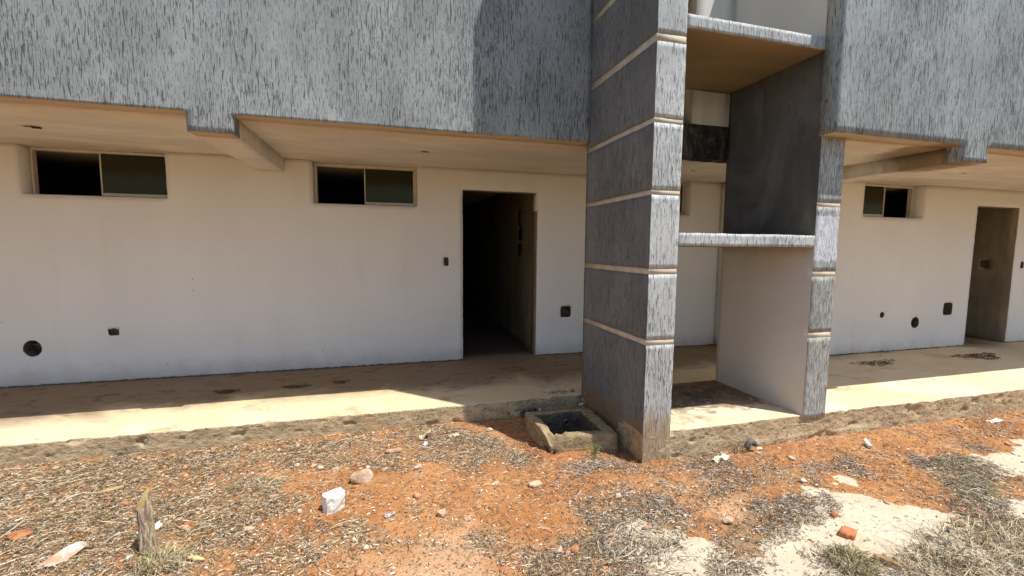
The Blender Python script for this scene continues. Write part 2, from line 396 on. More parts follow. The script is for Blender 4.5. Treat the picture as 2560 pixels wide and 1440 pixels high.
MAT['pvc'] = plain('dusty_grey_pipe', (.16, .15, .13), .6)
MAT['brick'] = plain('red_brick', (.58, .22, .10), .9, .3, 30)
MAT['bulb'] = plain('bare_metal_fitting', (.10, .08, .06), .6)
MAT['plastic'] = plain('white_plastic', (.88, .87, .78), .45, .06, 12, .002)
MAT['paper'] = plain('sun_bleached_paper', (.72, .72, .55), .8, .15, 14)
MAT['cable'] = plain('grey_cable', (.35, .34, .30), .6)

# ------------------------------------------------------------------ ground
def seg_poly(P, poly):
    x, y = P[:, 0], P[:, 1]; ins = np.zeros(len(P), bool); d = np.full(len(P), 1e9); n = len(poly)
    for i in range(n):
        (x1, y1), (x2, y2) = poly[i], poly[(i+1) % n]
        c = ((y1 > y) != (y2 > y)) & (x < (x2-x1)*(y-y1)/((y2-y1) if y2 != y1 else 1e-9)+x1); ins ^= c
        L = (x2-x1)**2+(y2-y1)**2+1e-12; tt = np.clip(((x-x1)*(x2-x1)+(y-y1)*(y2-y1))/L, 0, 1)
        d = np.minimum(d, np.hypot(x-x1-tt*(x2-x1), y-y1-tt*(y2-y1)))
    return np.where(ins, d, -d)
def soft(P, poly, wdt=.08, ns=.12, f=4, s=0):
    Q3 = np.c_[P[:, :2], np.zeros(len(P))]
    return np.clip((seg_poly(P, poly)+fbm(Q3, f, s, 4)*ns)/wdt+.5, 0, 1)
CONC = [[(2.36,-3.27),(2.61,-3.41),(2.85,-3.62),(3.0,-3.85),(2.7,-4.3),(1.6,-4.4),(1.25,-3.80),(1.45,-3.66),(1.72,-3.58),(2.02,-3.50)],
        [(3.85,-3.25),(5.2,-3.05),(5.4,-3.5),(4.1,-3.65),(3.75,-3.42)],
        [(3.35,-3.56),(3.75,-3.72),(3.4,-4.0),(3.12,-3.75)],
        [(.92,-3.30),(1.24,-3.38),(1.33,-3.60),(1.0,-3.95),(.75,-3.6)],
        [(2.62,-3.14),(2.80,-3.16),(2.76,-3.24),(2.60,-3.22)]]
PALE = [[(-.2,-3.1),(.1,-3.05),(.3,-3.25),(.1,-3.5),(-.5,-3.5),(-.4,-3.2)], [(1.5,-3.25),(1.75,-3.28),(1.7,-3.42),(1.5,-3.4)]]
DENSE = [([(-3.4,-1.4),(-1.6,-1.65),(-.95,-2.45),(-1.1,-3.3),(-3.4,-3.3)], 1.0),
         ([(.5,-3.18),(1.02,-2.95),(1.40,-3.19),(1.10,-3.43),(.85,-3.9),(.2,-3.7),(.3,-3.45)], 1.15),
         ([(1.44,-2.86),(2.3,-2.93),(2.95,-2.99),(2.87,-3.14),(1.97,-3.19),(1.40,-3.15)], .6),
         ([(1.9,-3.24),(2.33,-3.31),(2.20,-3.55),(1.68,-3.58),(1.30,-3.75),(1.0,-4.0),(.9,-3.8),(1.54,-3.49)], 1.2),
         ([(3.62,-3.08),(4.2,-3.12),(3.6,-3.6),(3.2,-3.95),(2.83,-4.1),(3.02,-3.55)], 1.25),
         ([(2.15,-3.86),(2.65,-3.82),(3.3,-3.9),(3.0,-4.5),(1.9,-4.4),(1.90,-3.93)], 1.6),
         ([(1.78,-3.76),(2.0,-3.74),(2.02,-3.90),(1.85,-4.1),(1.65,-3.88)], 1.5),
         ([(-1.2,-2.95),(-.49,-2.93),(.25,-3.12),(.32,-3.32),(-.55,-3.2),(-.9,-3.4)], 1.0),
         ([(-2.3,-1.58),(.22,-1.60),(.65,-2.25),(.3,-2.5),(-.3,-2.2),(-1.59,-2.05)], .85),
         ([(.8,-2.5),(1.5,-2.6),(2.2,-2.68),(1.9,-2.85),(.9,-2.75)], .55)]
def conc_mask(P):
    r = np.zeros(len(P))
    for i, p in enumerate(CONC): r = np.maximum(r, soft(P, p, .05, .16, 5, i*3))
    return r
def dens_mask(P):
    r = np.zeros(len(P))
    for i, (p, a) in enumerate(DENSE): r = np.maximum(r, a*soft(P, p, .16, .22, 3.5, 40+i*3))
    return r
def gz(P):
    P = np.asarray(P, float); Q3 = np.c_[P[:, 0], P[:, 1], np.zeros(len(P))]
    near = np.clip(1-np.abs(P[:, 1]+3)/6, 0, 1)
    k = 1-.85*conc_mask(P)
    z = GZ+fbm(Q3, 1.1, 3, 2)*.018*near+(fbm(Q3, 6, 5, 3)*.012+np.abs(fbm(Q3, 22, 9, 3))*.012)*k*near
    # a hollow beside the drain box and pillar
    z -= .075*np.exp(-(((P[:, 0]-.70)/.13)**2+((P[:, 1]+2.10)/.32)**2))+.035*np.exp(-(((P[:, 0]-1.40)/.07)**2+((P[:, 1]+2.40)/.20)**2))
    z -= .30*((P[:, 0] > .865) & (P[:, 0] < 1.34) & (P[:, 1] > -2.345) & (P[:, 1] < -1.86))
    return z
def gz1(x, y): return float(gz([[x, y]])[0])
gx = np.concatenate([[-400, -150, -60, -25, -12, -7], np.arange(-4.2, 6.6, .018), [8, 12, 25, 60, 150, 400]])
gy = np.concatenate([[-400, -150, -60, -25, -12, -7, -5.2], np.arange(-4.4, -1.4, .018), [0, 8, 20, 60, 150, 400]])
GX, GY = np.meshgrid(gx, gy, indexing='ij'); P = np.c_[GX.ravel(), GY.ravel()]
V = np.c_[P, gz(P)]; nyy = len(gy)
I, J = np.meshgrid(np.arange(len(gx)-1), np.arange(nyy-1), indexing='ij'); I = I.ravel(); J = J.ravel()
F = np.stack([I*nyy+J, (I+1)*nyy+J, (I+1)*nyy+J+1, I*nyy+J+1], 1)
gme = mesh_np('ground', V, F, smooth=True)
for nm, arr in (('conc', conc_mask(P)), ('litter', dens_mask(P)), ('pale', np.maximum(soft(P, PALE[0], .2, .25, 4, 90), soft(P, PALE[1], .1, .15, 5, 91)))):
    at = gme.attributes.new(nm, 'FLOAT', 'POINT'); at.data.foreach_set('value', arr.astype(np.float32))
m = M('red_earth_and_old_concrete', .97, .1)
def attr(m, n): q = m.n('ShaderNodeAttribute', attribute_name=n); return q.outputs['Fac']
n1 = m.noise(2.2, (1, 1, 1), 5, .6); n2 = m.noise(28, (1, 1, 1), 4, .65); n3 = m.noise(110, (1, 1, 1), 3, .6)
soil = m.mix(m.ss(n1, .32, .68), (.40, .165, .058), (.55, .27, .11))
soil = m.mix(m.math('MULTIPLY', m.ss(n2, .5, .72), .5), soil, (.66, .39, .19))
soil = m.mix(m.math('MULTIPLY', m.ss(n2, .32, .46, 1, 0), .55), soil, (.24, .10, .045))
soil = m.mix(m.math('MULTIPLY', m.ss(n3, .55, .75), .35), soil, (.70, .48, .30))
lit = m.math('MULTIPLY', attr(m, 'litter'), m.ss(m.noise(9, (1, 1, 1), 4, .6, off=2.), .3, .6))
soil = m.mix(m.math('MULTIPLY', lit, .8), soil, m.mix(n3, (.22, .14, .08), (.46, .32, .18)))
soil = m.mix(m.math('MULTIPLY', attr(m, 'pale'), .75), soil, (.66, .42, .25))
cc = m.mix(m.ss(m.noise(3, (1, 1, 1), 5, .6, .4, off=5.), .35, .7), (.57, .48, .35), (.64, .56, .43))
cc = m.mix(m.math('MULTIPLY', m.ss(m.noise(5, (1, 1.5, 1), 4, .7, .8, off=7.), .54, .7), .4), cc, (.60, .38, .20))
spk = m.ss(m.noise(55, (1, 1, 1), 2, .5, off=2.), .69, .73)
cc = m.mix(m.math('MULTIPLY', spk, .7), cc, (.16, .11, .08))
cf = m.ss(m.math('ADD', attr(m, 'conc'), m.math('MULTIPLY', m.math('SUBTRACT', m.noise(18, (1, 1, 1), 5, .7), .5), 1.1)), .38, .62)
col = m.mix(cf, soil, cc)
hh = m.math('ADD', m.math('MULTIPLY', n2, .6), m.math('MULTIPLY', n3, .4))
q = m.n('ShaderNodeBump'); m.l(hh, q.inputs['Height']); q.inputs['Distance'].default_value = .028; m.l(m.ss(cf, 0, 1, .9, .12), q.inputs['Strength'])
xx = m.xyz()
fd = m.math('MAXIMUM', m.ss(m.math('ADD', xx[1], m.math('MULTIPLY', m.noise(.9, (1, 1, 1), 4), 1.2)), -5.1, -4.5, 1, 0), m.math('MAXIMUM', m.ss(xx[0], 9, 10.5), m.ss(xx[0], -7, -6, 1, 0)))
fcol = m.mix(m.ss(m.noise(3, (1, 1, 1), 5, .7), .35, .65), (.045, .05, .02), (.11, .095, .045))  # unseen outlying ground made dark to cut warm bounce light
col = m.mix(fd, col, fcol)
gmat = m.done(col, q.outputs[0])
tag(link('ground', gme, gmat), 'red earth yard with worn patches of pale old concrete', None, None, 'structure')

# ------------------------------------------------------------------ walkways
def slabmat(ctr, D): return np.where(D == 5, 0, 1)
def chipped(yf):
    """bites and pits knocked out of a slab's front face, deeper along its lower half"""
    def f(V, V2, m):
        fr = V[:, 1] < yf+.001
        q = V2*np.array([1, 1, 1.8])
        pit = np.clip((fbm(q, 8, 31, 4)-.32)/.10, 0, 1)*.018+np.clip((fbm(q, 24, 33, 3)-.26)/.2, 0, 1)*.008
        ledge = .010*np.clip((V[:, 2]-(-.11+.03*fbm(V2, 1.7, 41, 2)))/.01, 0, 1)*np.clip((fbm(V2*np.array([1, 0, 0]), 1.1, 43, 2)+.05)*9, 0, 1)
        V2[:, 1] += np.where(fr, pit+ledge+fbm(V2, 35, 36, 2)*.002, 0)
        bite = np.clip((fbm(V2*np.array([1, 1, 0]), 5, 45, 3)-.34)/.1, 0, 1)*.010+np.clip((fbm(V2*np.array([1, 1, 0]), 19, 47, 2)-.36)/.1, 0, 1)*.005
        V2[:, 2] -= np.where(fr & m[:, 2], bite, 0)
        return V2
    return f
def fine_x(a, b, lo, hi, st): return np.concatenate([lines([a, lo], .3)[:-1] if lo > a else [], lines([lo, hi], st), lines([hi, b], .3)[1:] if b > hi else []])
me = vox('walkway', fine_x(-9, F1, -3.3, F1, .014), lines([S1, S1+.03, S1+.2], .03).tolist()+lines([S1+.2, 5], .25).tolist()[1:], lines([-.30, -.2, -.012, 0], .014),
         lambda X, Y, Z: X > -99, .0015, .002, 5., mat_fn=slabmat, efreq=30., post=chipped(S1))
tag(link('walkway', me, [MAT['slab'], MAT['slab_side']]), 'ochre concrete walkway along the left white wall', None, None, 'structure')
me = vox('walkway', fine_x(F1, 14, F1, 6.6, .014), lines([Q, Q+.03, Q+.2], .03).tolist()+lines([Q+.2, K, WR, 0, 5], .25).tolist()[1:], lines([-.30, -.2, 0, ZR-.012, ZR], .014),
         lambda X, Y, Z: (Z < 0) | (Y < K) | ((X > 4.3) & (Y > K)), .0015, .002, 5., mat_fn=slabmat, efreq=30., post=chipped(Q))
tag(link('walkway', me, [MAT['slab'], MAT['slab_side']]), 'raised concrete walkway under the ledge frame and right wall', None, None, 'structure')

# ------------------------------------------------------------------ houses
def window(parent, x0, x1, z0, z1, y, open_left, fr=.022, top=.03):
    """sliding strip window: beige frame, one glazed sash, the other half open"""
    bm = bmesh.new(); d0, d1 = y, y+.06
    bev_box(bm, (x0+.002, x0+fr, d0, d1, z0+.002, z1-.002), .003); bev_box(bm, (x1-fr, x1-.002, d0, d1, z0+.002, z1-.002), .003)
    bev_box(bm, (x0+fr, x1-fr, d0+.002, d1-.002, z1-top, z1-.003), .003); bev_box(bm, (x0+fr, x1-fr, d0+.002, d1-.002, z0+.003, z0+.016), .003)
    wnd = bm_obj('window', bm, MAT['alu'], parent)
    xm = (x0+x1)/2-.01
    a, b = (xm-.02, x1-fr-.002) if open_left else (x0+fr+.002, xm+.02)
    bm = bmesh.new(); sd0, sd1 = y-.004, y+.024; zb, zt = z0+.018, z1-top-.004
    bev_box(bm, (a, a+.012, sd0, sd1, zb, zt), .002); bev_box(bm, (b-.012, b, sd0, sd1, zb, zt), .002)
    bev_box(bm, (a+.012, b-.012, sd0+.001, sd1-.001, zb, zb+.030), .002)
    bm_obj('sash', bm, MAT['alu'], wnd)
    bm = bmesh.new(); bev_box(bm, (a+.010, b-.010, y+.007, y+.012, zb+.028, zt-.001), .0005)
    bm_obj('pane', bm, MAT['pane'], wnd)
    return wnd
def side_nick_cut(poly, y0, y1): return prism(poly, 1, y0, y1)

hl = thing('house', 'house left of the banded pillar, grey upper wall over white ground floor', 'house', (-2, 0, 0), 'staggered twin houses')
hr = thing('house', 'house right of the ledge frame, grey upper wall standing further forward', 'house', (8, -1, 0), 'staggered twin houses')

# left ground-floor wall
WT = .20
holes = [(W1, W2, SILL, 9), (W3, W4, SILL, 9), (D1, D2, -1, 2.1), (2.62, 3.785, SILL, 9)]
def wall_solid(hs):
    def f(X, Y, Z):
        s = np.ones_like(X, bool)
        for a, b, c, d in hs: s &= ~((X > a) & (X < b) & (Z > c) & (Z < d))
        return s
    return f
xs = lines([-9]+[v for h in holes for v in h[:2]]+[4.3], .055); zs = lines([-.02, SILL, 2.1, H1], .055)
me = vox('wall', xs, lines([0, WT], .1), zs, wall_solid(holes), .0018, .0035, 2., mat_fn=lambda c, D: np.where((D == 2) | (D == 1) & (c[:, 0] < 0) | (D == 0) & (c[:, 0] < 0) | (D == 4) & (c[:, 2] > 2.2) | (D == 5) | ((D < 2) & (c[:, 2] > SILL)), 0, 1))
wl = link('wall', me, [MAT['white'], MAT['jamb'], MAT['hole']], hl)
wl.location = (0, 0, 0); wl.parent = None
cut(wl, [prism(blob(-3.705, .380, .075, .082, 24, .03), 1, -.05, .16),
         prism([(-3.082,.545),(-3.05,.548),(-3.03,.555),(-3.0,.541),(-2.985,.54),(-2.99,.525),(-2.986,.49),(-3.0,.478),(-3.06,.478),(-3.08,.492)], 1, -.05, .05),
         prism(blob(.358, 1.232, .030, .053, 16, .06, 6), 1, -.05, .045),
         prism(blob(1.93, .571, .073, .074, 16, .03, 8), 1, -.05, .09)])
wl.parent = hl; wl.location = -hl.location
window(hl, W1, W2, SILL, H1, .135, True); window(hl, W3, W4, SILL, H1, .135, True, .03, .04)
window(hl, 2.62, 3.785, SILL, H1, .135, True)
# small cross-bar seen inside the round pipe hole
bm = bmesh.new(); bev_box(bm, (-3.77, -3.64, .10, .106, .395, .401), .001); bev_box(bm, (-3.705, -3.685, .095, .11, .388, .408), .002)
bm_obj('pipe_hole_bar', bm, MAT['cable'], hl)

# left soffit / upper floor slab, with torn lamp holes
me = vox('soffit', lines([-9, B1, B2, 4.3], .12), lines([P1+.15, 0, .2, 5.4], .15), lines([H1, H1+.25], .3), lambda X, Y, Z: X > -99, .004, .004, 1.5)
so = link('soffit', me, [MAT['soffit'], MAT['raw']])
cut(so, [prism(blob(-3.085, -.77, .062, .035, 14, .18), 2, H1-.05, H1+.05), prism(blob(.052, -.817, .033, .012, 10, .25), 2, H1-.05, H1+.04),
         prism(blob(3.246, -.714, .03, .03, 8, .2), 2, H1-.05, H1+.04)])
so.parent = hl; so.location = -hl.location
bm = bmesh.new(); bev_box(bm, (-3.09, -3.03, -.775, -.76, H1-.012, H1+.006), .002); bm_obj('lamp_fitting', bm, MAT['bulb'], hl)
bm = bmesh.new(); bev_box(bm, (.02, .085, -.822, -.815, H1-.010, H1+.002), .002)
bm_obj('lamp_fitting', bm, MAT['bulb'], hl)
box('beam', (B1, B2, P1+.15, -.001, HB1, H1+.02), [MAT['soffit']], hl, .08, .002, .003)
# left upper wall
UT = 5.6
def up_solid(X, Y, Z): return (Z > H1) | ((X > B1) & (X < B2))
def upmat(c, D): return np.where(D == 4, 1, 0)
me = vox('upper_wall', lines([-9, B1, B2, F1], .05), lines([P1, P1+.15], .08), lines([HB1, H1, H1+.02, 3.7, UT], .06), up_solid, .002, .005, 2., mat_fn=upmat)
link('upper_wall', me, [MAT['upper'], MAT['soffit']], hl)
box('slab_edge', (F2, 4.3, P1, P1+.15, 2.292, 2.605), [MAT['mould']], hl, .05, .004, .008)
box('roof_slab', (-9, 2.0, P1+.15, 5.4, 5.3, 5.5), [MAT['raw']], hl, .6)
me = vox('upper_rear_wall', lines([F1, 2.505, C1], .12), lines([K+.004, -1.48], .2), lines([2.607, 6.2], .2), lambda X, Y, Z: X > 2.505, .002, .003, 2., mat_fn=lambda c, D: np.where(D == 0, 1, 0))
link('upper_rear_wall', me, [MAT['pale'], MAT['soffit']], hl)
box('upper_side_wall', (2.1, 2.505, -1.32, -1.25, 2.607, 6.2), [MAT['interior_dark']], hl, .3)
# left interior
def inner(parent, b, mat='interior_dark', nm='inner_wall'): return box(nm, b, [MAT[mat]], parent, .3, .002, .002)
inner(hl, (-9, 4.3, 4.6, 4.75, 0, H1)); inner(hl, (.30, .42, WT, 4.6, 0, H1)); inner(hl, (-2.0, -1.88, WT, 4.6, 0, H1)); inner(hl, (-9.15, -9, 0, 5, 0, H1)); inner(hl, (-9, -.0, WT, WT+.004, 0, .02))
iw = vox('inner_wall', lines([D2+.02, D2+.16], .2), lines([WT, 4.6], .1), lines([0, H1], .1), lambda X, Y, Z: X > -99, .003, .003)
iw = link('inner_wall', iw, [MAT['interior'], MAT['interior_dark']])
cut(iw, [prism(blob(y, z, ry, rz, 14, .12, 5), 0, D2-.05, D2+.10) for y, z, ry, rz in ((.86, 1.83, .10, .125), (.845, 1.60, .11, .085), (.845, 1.37, .11, .10))])
iw.parent = hl; iw.location = -hl.location
bm = bmesh.new(); bev_box(bm, (D2+.025, D2+.04, .80, .815, 1.72, 1.97), .003); bm_obj('loose_wire', bm, MAT['cable'], hl)
bm = bmesh.new(); bev_box(bm, (D2+.025, D2+.04, .78, .793, 1.27, 1.37), .003)
bm_obj('loose_wire', bm, MAT['cable'], hl)
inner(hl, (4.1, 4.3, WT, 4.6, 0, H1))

# right ground-floor wall
holes = [(W5, W6, S2, 9), (E1, E2, -1, DT)]
xs = lines([4.3, W5, W6, E1, E2, 14], .06); zs = lines([ZR-.02, S2, DT, H2], .06)
me = vox('wall', xs, lines([WR, WR+.2], .1), zs, wall_solid(holes), .0018, .0035, 2., mat_fn=lambda c, D: np.where((D == 2) | ((D < 2) & (c[:, 2] > S2) & (c[:, 0] < 7)) | (D == 5) | (D == 0) & (c[:, 0] < 4.4), 0, 1))
wr_ = link('wall', me, [MAT['white_r'], MAT['jamb'], MAT['hole']])
cut(wr_, [prism(blob(5.970, .563, .042, .042, 8, .08), 1, WR-.05, WR+.08), prism(blob(6.595, .435, .076, .076, 24, .03), 1, WR-.05, WR+.16),
          prism(blob(7.212, .606, .090, .086, 16, .03, 8), 1, WR-.05, WR+.09), prism(blob(8.70, 1.217, .035, .050, 14, .05, 6), 1, WR-.05, WR+.045)])
wr_.parent = hr; wr_.location = -hr.location
box('side_wall', (4.3, 4.5, WR+.2, 0, -.02, H1), [MAT['white']], hr, .12)
window(hr, W5, W6, S2, H2, WR+.135, False)
bm = bmesh.new(); bev_box(bm, (6.53, 6.60, WR+.08, WR+.086, .435, .441), .001); bev_box(bm, (6.555, 6.58, WR+.07, WR+.09, .427, .449), .003)
bm_obj('pipe_hole_bar', bm, MAT['paper'], hr)
me = vox('soffit', lines([R1, C1, C2, 4.5, 14], .12), lines([Q, P1, WR, 4.6], .15), lines([H2, H2+.3], .4), lambda X, Y, Z: ((Y < P1) & (X > C2)) | (X > 4.5), .004, .004, 1.5)
so = link('soffit', me, [MAT['soffit_r'], MAT['raw']])
cut(so, [prism(blob(5.915, -1.878, .042, .012, 10, .2), 2, H2-.05, H2+.04)])
so.parent = hr; so.location = -hr.location
box('beam', (B3, B4, Q, WR-.001, HB2, H2+.02), [MAT['soffit_r']], hr, .08, .002, .003)
me = vox('upper_wall', lines([R1, B3, B4, 14], .05), lines([P2, Q], .08), lines([HB2, H2, 3.7, 4.50], .06), lambda X, Y, Z: (Z > H2) | ((X > B3) & (X < B4)), .002, .005, 2., mat_fn=upmat)
link('upper_wall', me, [MAT['upper_r'], MAT['soffit_r']], hr)
box('upper_side_wall', (C1, C2, K, 4.6, 2.61, 4.50), [MAT['pale']], hr, .2)
box('roof_slab', (C2, 14, Q, 4.6, 4.25, 4.45), [MAT['raw']], hr, .6)
inner(hr, (4.5, 14, 2.5, 2.65, ZR, H2)); inner(hr, (7.3, 7.42, WR+.2, 2.5, ZR, H2)); inner(hr, (4.5, 4.62, WR+.2, 2.5, ZR, H2))
iw = vox('inner_wall', lines([E2-.005, E2+.15], .2), lines([WR+.007, 2.5], .1), lines([ZR, H2], .1), lambda X, Y, Z: X > -99, .001, .002)
iw = link('inner_wall', iw, [MAT['jamb'], MAT['hole']])
cut(iw, [prism(blob(-.785, 1.222, .04, .055, 12, .05, 6), 0, E2-.05, E2+.018)])
iw.parent = hr; iw.location = -hr.location

# ------------------------------------------------------------------ pillar with ledges and partition
fr_ = thing('ledge_frame', 'tall grey ribbed pillar with cream bands joined by two thin ledges to a narrow column', 'concrete frame', (F1, Q, 0))
BZ = [(.716, .757), (1.226, 1.269), (1.780, 1.816), (2.267, 2.304), (2.800, 2.856), (3.36, 3.41), (3.92, 3.97)]
FT = 6.65
def flat_faces(V, V2, m):
    V2[:, :2] = V[:, :2]+(V2-V)[:, :2]*.3
    return V2
def in_band(Z, bands):
    r = np.zeros_like(Z, bool)
    for a, b in bands: r |= (Z > a) & (Z < b)
    return r
IN = .003
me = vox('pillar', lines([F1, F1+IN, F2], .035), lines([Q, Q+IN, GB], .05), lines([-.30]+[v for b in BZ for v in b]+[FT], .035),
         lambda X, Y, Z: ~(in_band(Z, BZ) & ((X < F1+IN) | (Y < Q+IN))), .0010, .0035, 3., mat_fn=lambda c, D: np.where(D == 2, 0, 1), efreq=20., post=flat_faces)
pil = link('pillar', me, [MAT['fin'], MAT['fin_shade_side']], fr_)
for a, b in BZ:
    box('band', (F1+.0016, F2-.002, Q+.0016, GB-.02, a-.004, b+.004), [MAT['cream']], pil, .5, 0, 0)
# ledges
def ledmat(c, D): return np.where(D == 2, 0, np.where(D == 4, 1, 2))
for z0, z1 in ((T0, T1), (T2, T3)):
    me = vox('ledge', lines([F2, C1], .04), lines([Q, Q+.03, K], .08), lines([z0, z1], .03), lambda X, Y, Z: X > -99, .002, .0035, 3., mat_fn=ledmat, efreq=22.)
    link('ledge', me, [MAT['fin'], MAT['ledge_under'], MAT['slab']], fr_)
CB = [(.698, .745), (1.194, 1.239), (1.747, 1.781)]
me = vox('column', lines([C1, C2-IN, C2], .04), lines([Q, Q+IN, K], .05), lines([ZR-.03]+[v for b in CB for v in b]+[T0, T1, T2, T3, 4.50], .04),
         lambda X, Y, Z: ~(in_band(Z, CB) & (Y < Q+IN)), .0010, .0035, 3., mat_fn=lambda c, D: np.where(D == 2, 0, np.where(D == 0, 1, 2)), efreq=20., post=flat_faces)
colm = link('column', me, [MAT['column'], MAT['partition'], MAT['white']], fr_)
for a, b in CB: box('band', (C1+.003, C2-.003, Q+.0016, Q+.05, a-.004, b+.004), [MAT['cream']], colm, .5, 0, 0)
# broken mortar skirts at the feet of pillar and column
def chunk(name, x, y, z, sx, sy, sz, mat, parent=None, seed=0, rough=.28, sub=2, flat=1., f=2.4):
    bm = bmesh.new(); bmesh.ops.create_icosphere(bm, subdivisions=sub, radius=1)
    V = np.array([v.co[:] for v in bm.verts]); n = fbm(V+seed*3.3, f, seed, 3)
    for v, k in zip(bm.verts, n):
        p = v.co*(1+rough*k); c = max(abs(p.x), abs(p.y), abs(p.z)); p = p*(1-flat*.35)+p*(flat*.35/max(c, .3))
        v.co = Vector((x+p.x*sx, y+p.y*sy, z+p.z*sz))
    return bm_obj(name, bm, mat, parent)
# ------------------------------------------------------------------ drain box
dz = -.022
dbx = thing('drain_box', 'open concrete drain box with a chipped rim beside the pillar foot', 'drain box', (.83, -2.3, GZ))
outer = [(.81, -1.81), (1.40, -1.835), (1.378, -2.415), (.845, -2.33)]
xs = lines([.80, .868, 1.29, 1.40], .022); ys = lines([-2.40, -2.325, -1.885, -1.81], .022)
me = vox('box_wall', xs, ys, lines([-.45, dz], .03), lambda X, Y, Z: ~((X > .868) & (X < 1.29) & (Y > -2.325) & (Y < -1.885) & (Z > -.40)), .004, .013, 5., efreq=20.,
         mat_fn=lambda c, D: np.where((c[:, 0] > .85) & (c[:, 0] < 1.31) & (c[:, 1] > -2.345) & (c[:, 1] < -1.865) & (D != 5), 1, np.where((D == 5) & (c[:, 2] < -.2), 1, 0)))  # inner faces take the dark colour as painted shade inside the box
# skew to the measured outline and break off the near-left corner
n = len(me.vertices); co = np.empty(n*3, np.float32); me.vertices.foreach_get('co', co); co = co.reshape(-1, 3)
u = (co[:, 0]-.80)/.60; v = (co[:, 1]+2.40)/.59
A = [np.array(p) for p in (outer[3], outer[2], outer[1], outer[0])]
xy = ((1-u)*(1-v))[:, None]*A[0]+(u*(1-v))[:, None]*A[1]+(u*v)[:, None]*A[2]+((1-u)*v)[:, None]*A[3]
co[:, :2] = xy
d = np.clip(1-np.hypot(co[:, 0]-.83, co[:, 1]+2.33)/.17, 0, 1); co[:, 2] -= np.where(co[:, 2] > -.12, d*.075*(1+.5*np.sin(co[:, 0]*60)), 0); co[:, 0] += d*.02; co[:, 1] += d*.02
me.vertices.foreach_set('co', co.ravel()); me.update()
bxw = link('box_wall', me, [MAT['drain'], MAT['hole']])
cut(bxw, [prism(blob(1.16, -.105, .026, .026, 16, .02), 1, -1.95, -1.80)])
bxw.parent = dbx; bxw.location = -dbx.location
bm = bmesh.new()
bmesh.ops.create_cone(bm, cap_ends=False, segments=20, radius1=.026, radius2=.026, depth=.05, matrix=Matrix.Translation((1.16, -1.905, -.105)) @ Matrix.Rotation(R(90), 4, 'X'))
pp = bm_obj('inlet_pipe', bm, MAT['pvc'], dbx, True); pp.modifiers.new('s', 'SOLIDIFY').thickness = .004

# conduit ends out of the walkway edge
for i, (x, z, lab) in enumerate(((.862, -.104, 'leftmost'), (.915, -.101, 'middle'), (.968, -.098, 'rightmost'))):
    bm = bmesh.new(); y0, y1 = S1-.045, S1+.05; N = 20
    ring = lambda r, y: [bm.verts.new((x+r*math.cos(2*math.pi*k/N), y, z+r*math.sin(2*math.pi*k/N))) for k in range(N)]
    a, b, c, d_ = ring(.025, y1), ring(.025, y0), ring(.020, y0), ring(.020, y1)
    for p, q_ in ((a, b), (b, c), (c, d_)):
        for k in range(N): bm.faces.new((p[k], p[(k+1) % N], q_[(k+1) % N], q_[k]))
    bm.faces.new(d_)
    o = bm_obj('conduit_pipe', bm, MAT['pvc'], None, True)
    tag(o, '%s of the three dusty conduit ends poking out of the walkway edge' % lab, 'pipe', 'conduit ends at the walkway edge')

# ------------------------------------------------------------------ stones, rubble and rubbish
def rock(name, x, y, sx, sy, sz, mat, label, cat='stone', group=None, seed=0, rot=0., tilt=0., sub=3, rough=.35, flat=.8, sink=.35, zb=None):
    bm = bmesh.new(); bmesh.ops.create_icosphere(bm, subdivisions=sub, radius=1)
    V = np.array([v.co[:] for v in bm.verts]); n = fbm(V+seed*3.3, 1.3, seed, 2)*.7+fbm(V+seed*3.3, 5., seed, 2)*.25
    # facets: clip by random planes
    r_ = random.Random(seed); pl = []
    for _ in range(9):
        d = Vector((r_.gauss(0, 1), r_.gauss(0, 1), r_.gauss(0, 1))).normalized(); pl.append((d, r_.uniform(.55, .85)))
    Rm = Matrix.Rotation(rot, 3, 'Z') @ Matrix.Rotation(tilt, 3, 'X')
    for v, k in zip(bm.verts, n):
        p = v.co*(1+rough*k)
        for d, h in pl:
            t = p.dot(d)
            if t > h: p = p-d*(t-h)
        v.co = Rm @ Vector((p.x*sx, p.y*sy, p.z*sz))
    me = bpy.data.meshes.new(name); bm.to_mesh(me); bm.free(); me.materials.append(mat)
    o = bpy.data.objects.new(name, me); C.objects.link(o); o.location = (x, y, (gz1(x, y) if zb is None else zb)+sz*(1-sink)*.8)
    return tag(o, label, cat, group)
def smat(name, a, b, c=None, sc=14):
    m = M(name, .95, .15); c1 = m.mix(m.ss(m.noise(sc, (1, 1, 1), 5, .65), .38, .62), a, b)
    if c: c1 = m.mix(m.math('MULTIPLY', m.ss(m.noise(sc*.7, (1, 1, 1), 4, off=5.), .52, .66), .8), c1, c)
    return m.done(c1, m.bump(m.noise(sc*5, (1, 1, 1), 4, .65), .005, .9))
SM = dict(pinkbuff=smat('pinkish_rubble', (.50, .30, .18), (.66, .50, .40), (.74, .68, .62), 10), buff=smat('buff_rubble', (.42, .27, .16), (.62, .45, .30), (.66, .55, .42)), red=smat('red_rubble', (.42, .15, .06), (.58, .27, .13)),
          pale=smat('pale_mortar_lump', (.58, .49, .38), (.74, .68, .56), (.5, .33, .2)), dark=smat('dark_cinder', (.05, .05, .05), (.12, .12, .12)),
          brown=smat('brown_stone', (.26, .17, .11), (.42, .30, .20)), grey=smat('grey_shard', (.22, .23, .24), (.34, .35, .36)))
G = 'loose stones on the red earth'
rock('stone', -1.88, -2.77, .095, .065, .040, SM['pinkbuff'], 'largest flat pinkish stone with ragged edge left of the tree stump', group=G, seed=51, rot=.75, sink=.5, rough=.6, sub=4)
rock('stone', -.506, -2.40, .078, .06, .055, SM['buff'], 'large rounded buff stone above and right of the crushed white tub', group=G, seed=3, rot=.3)
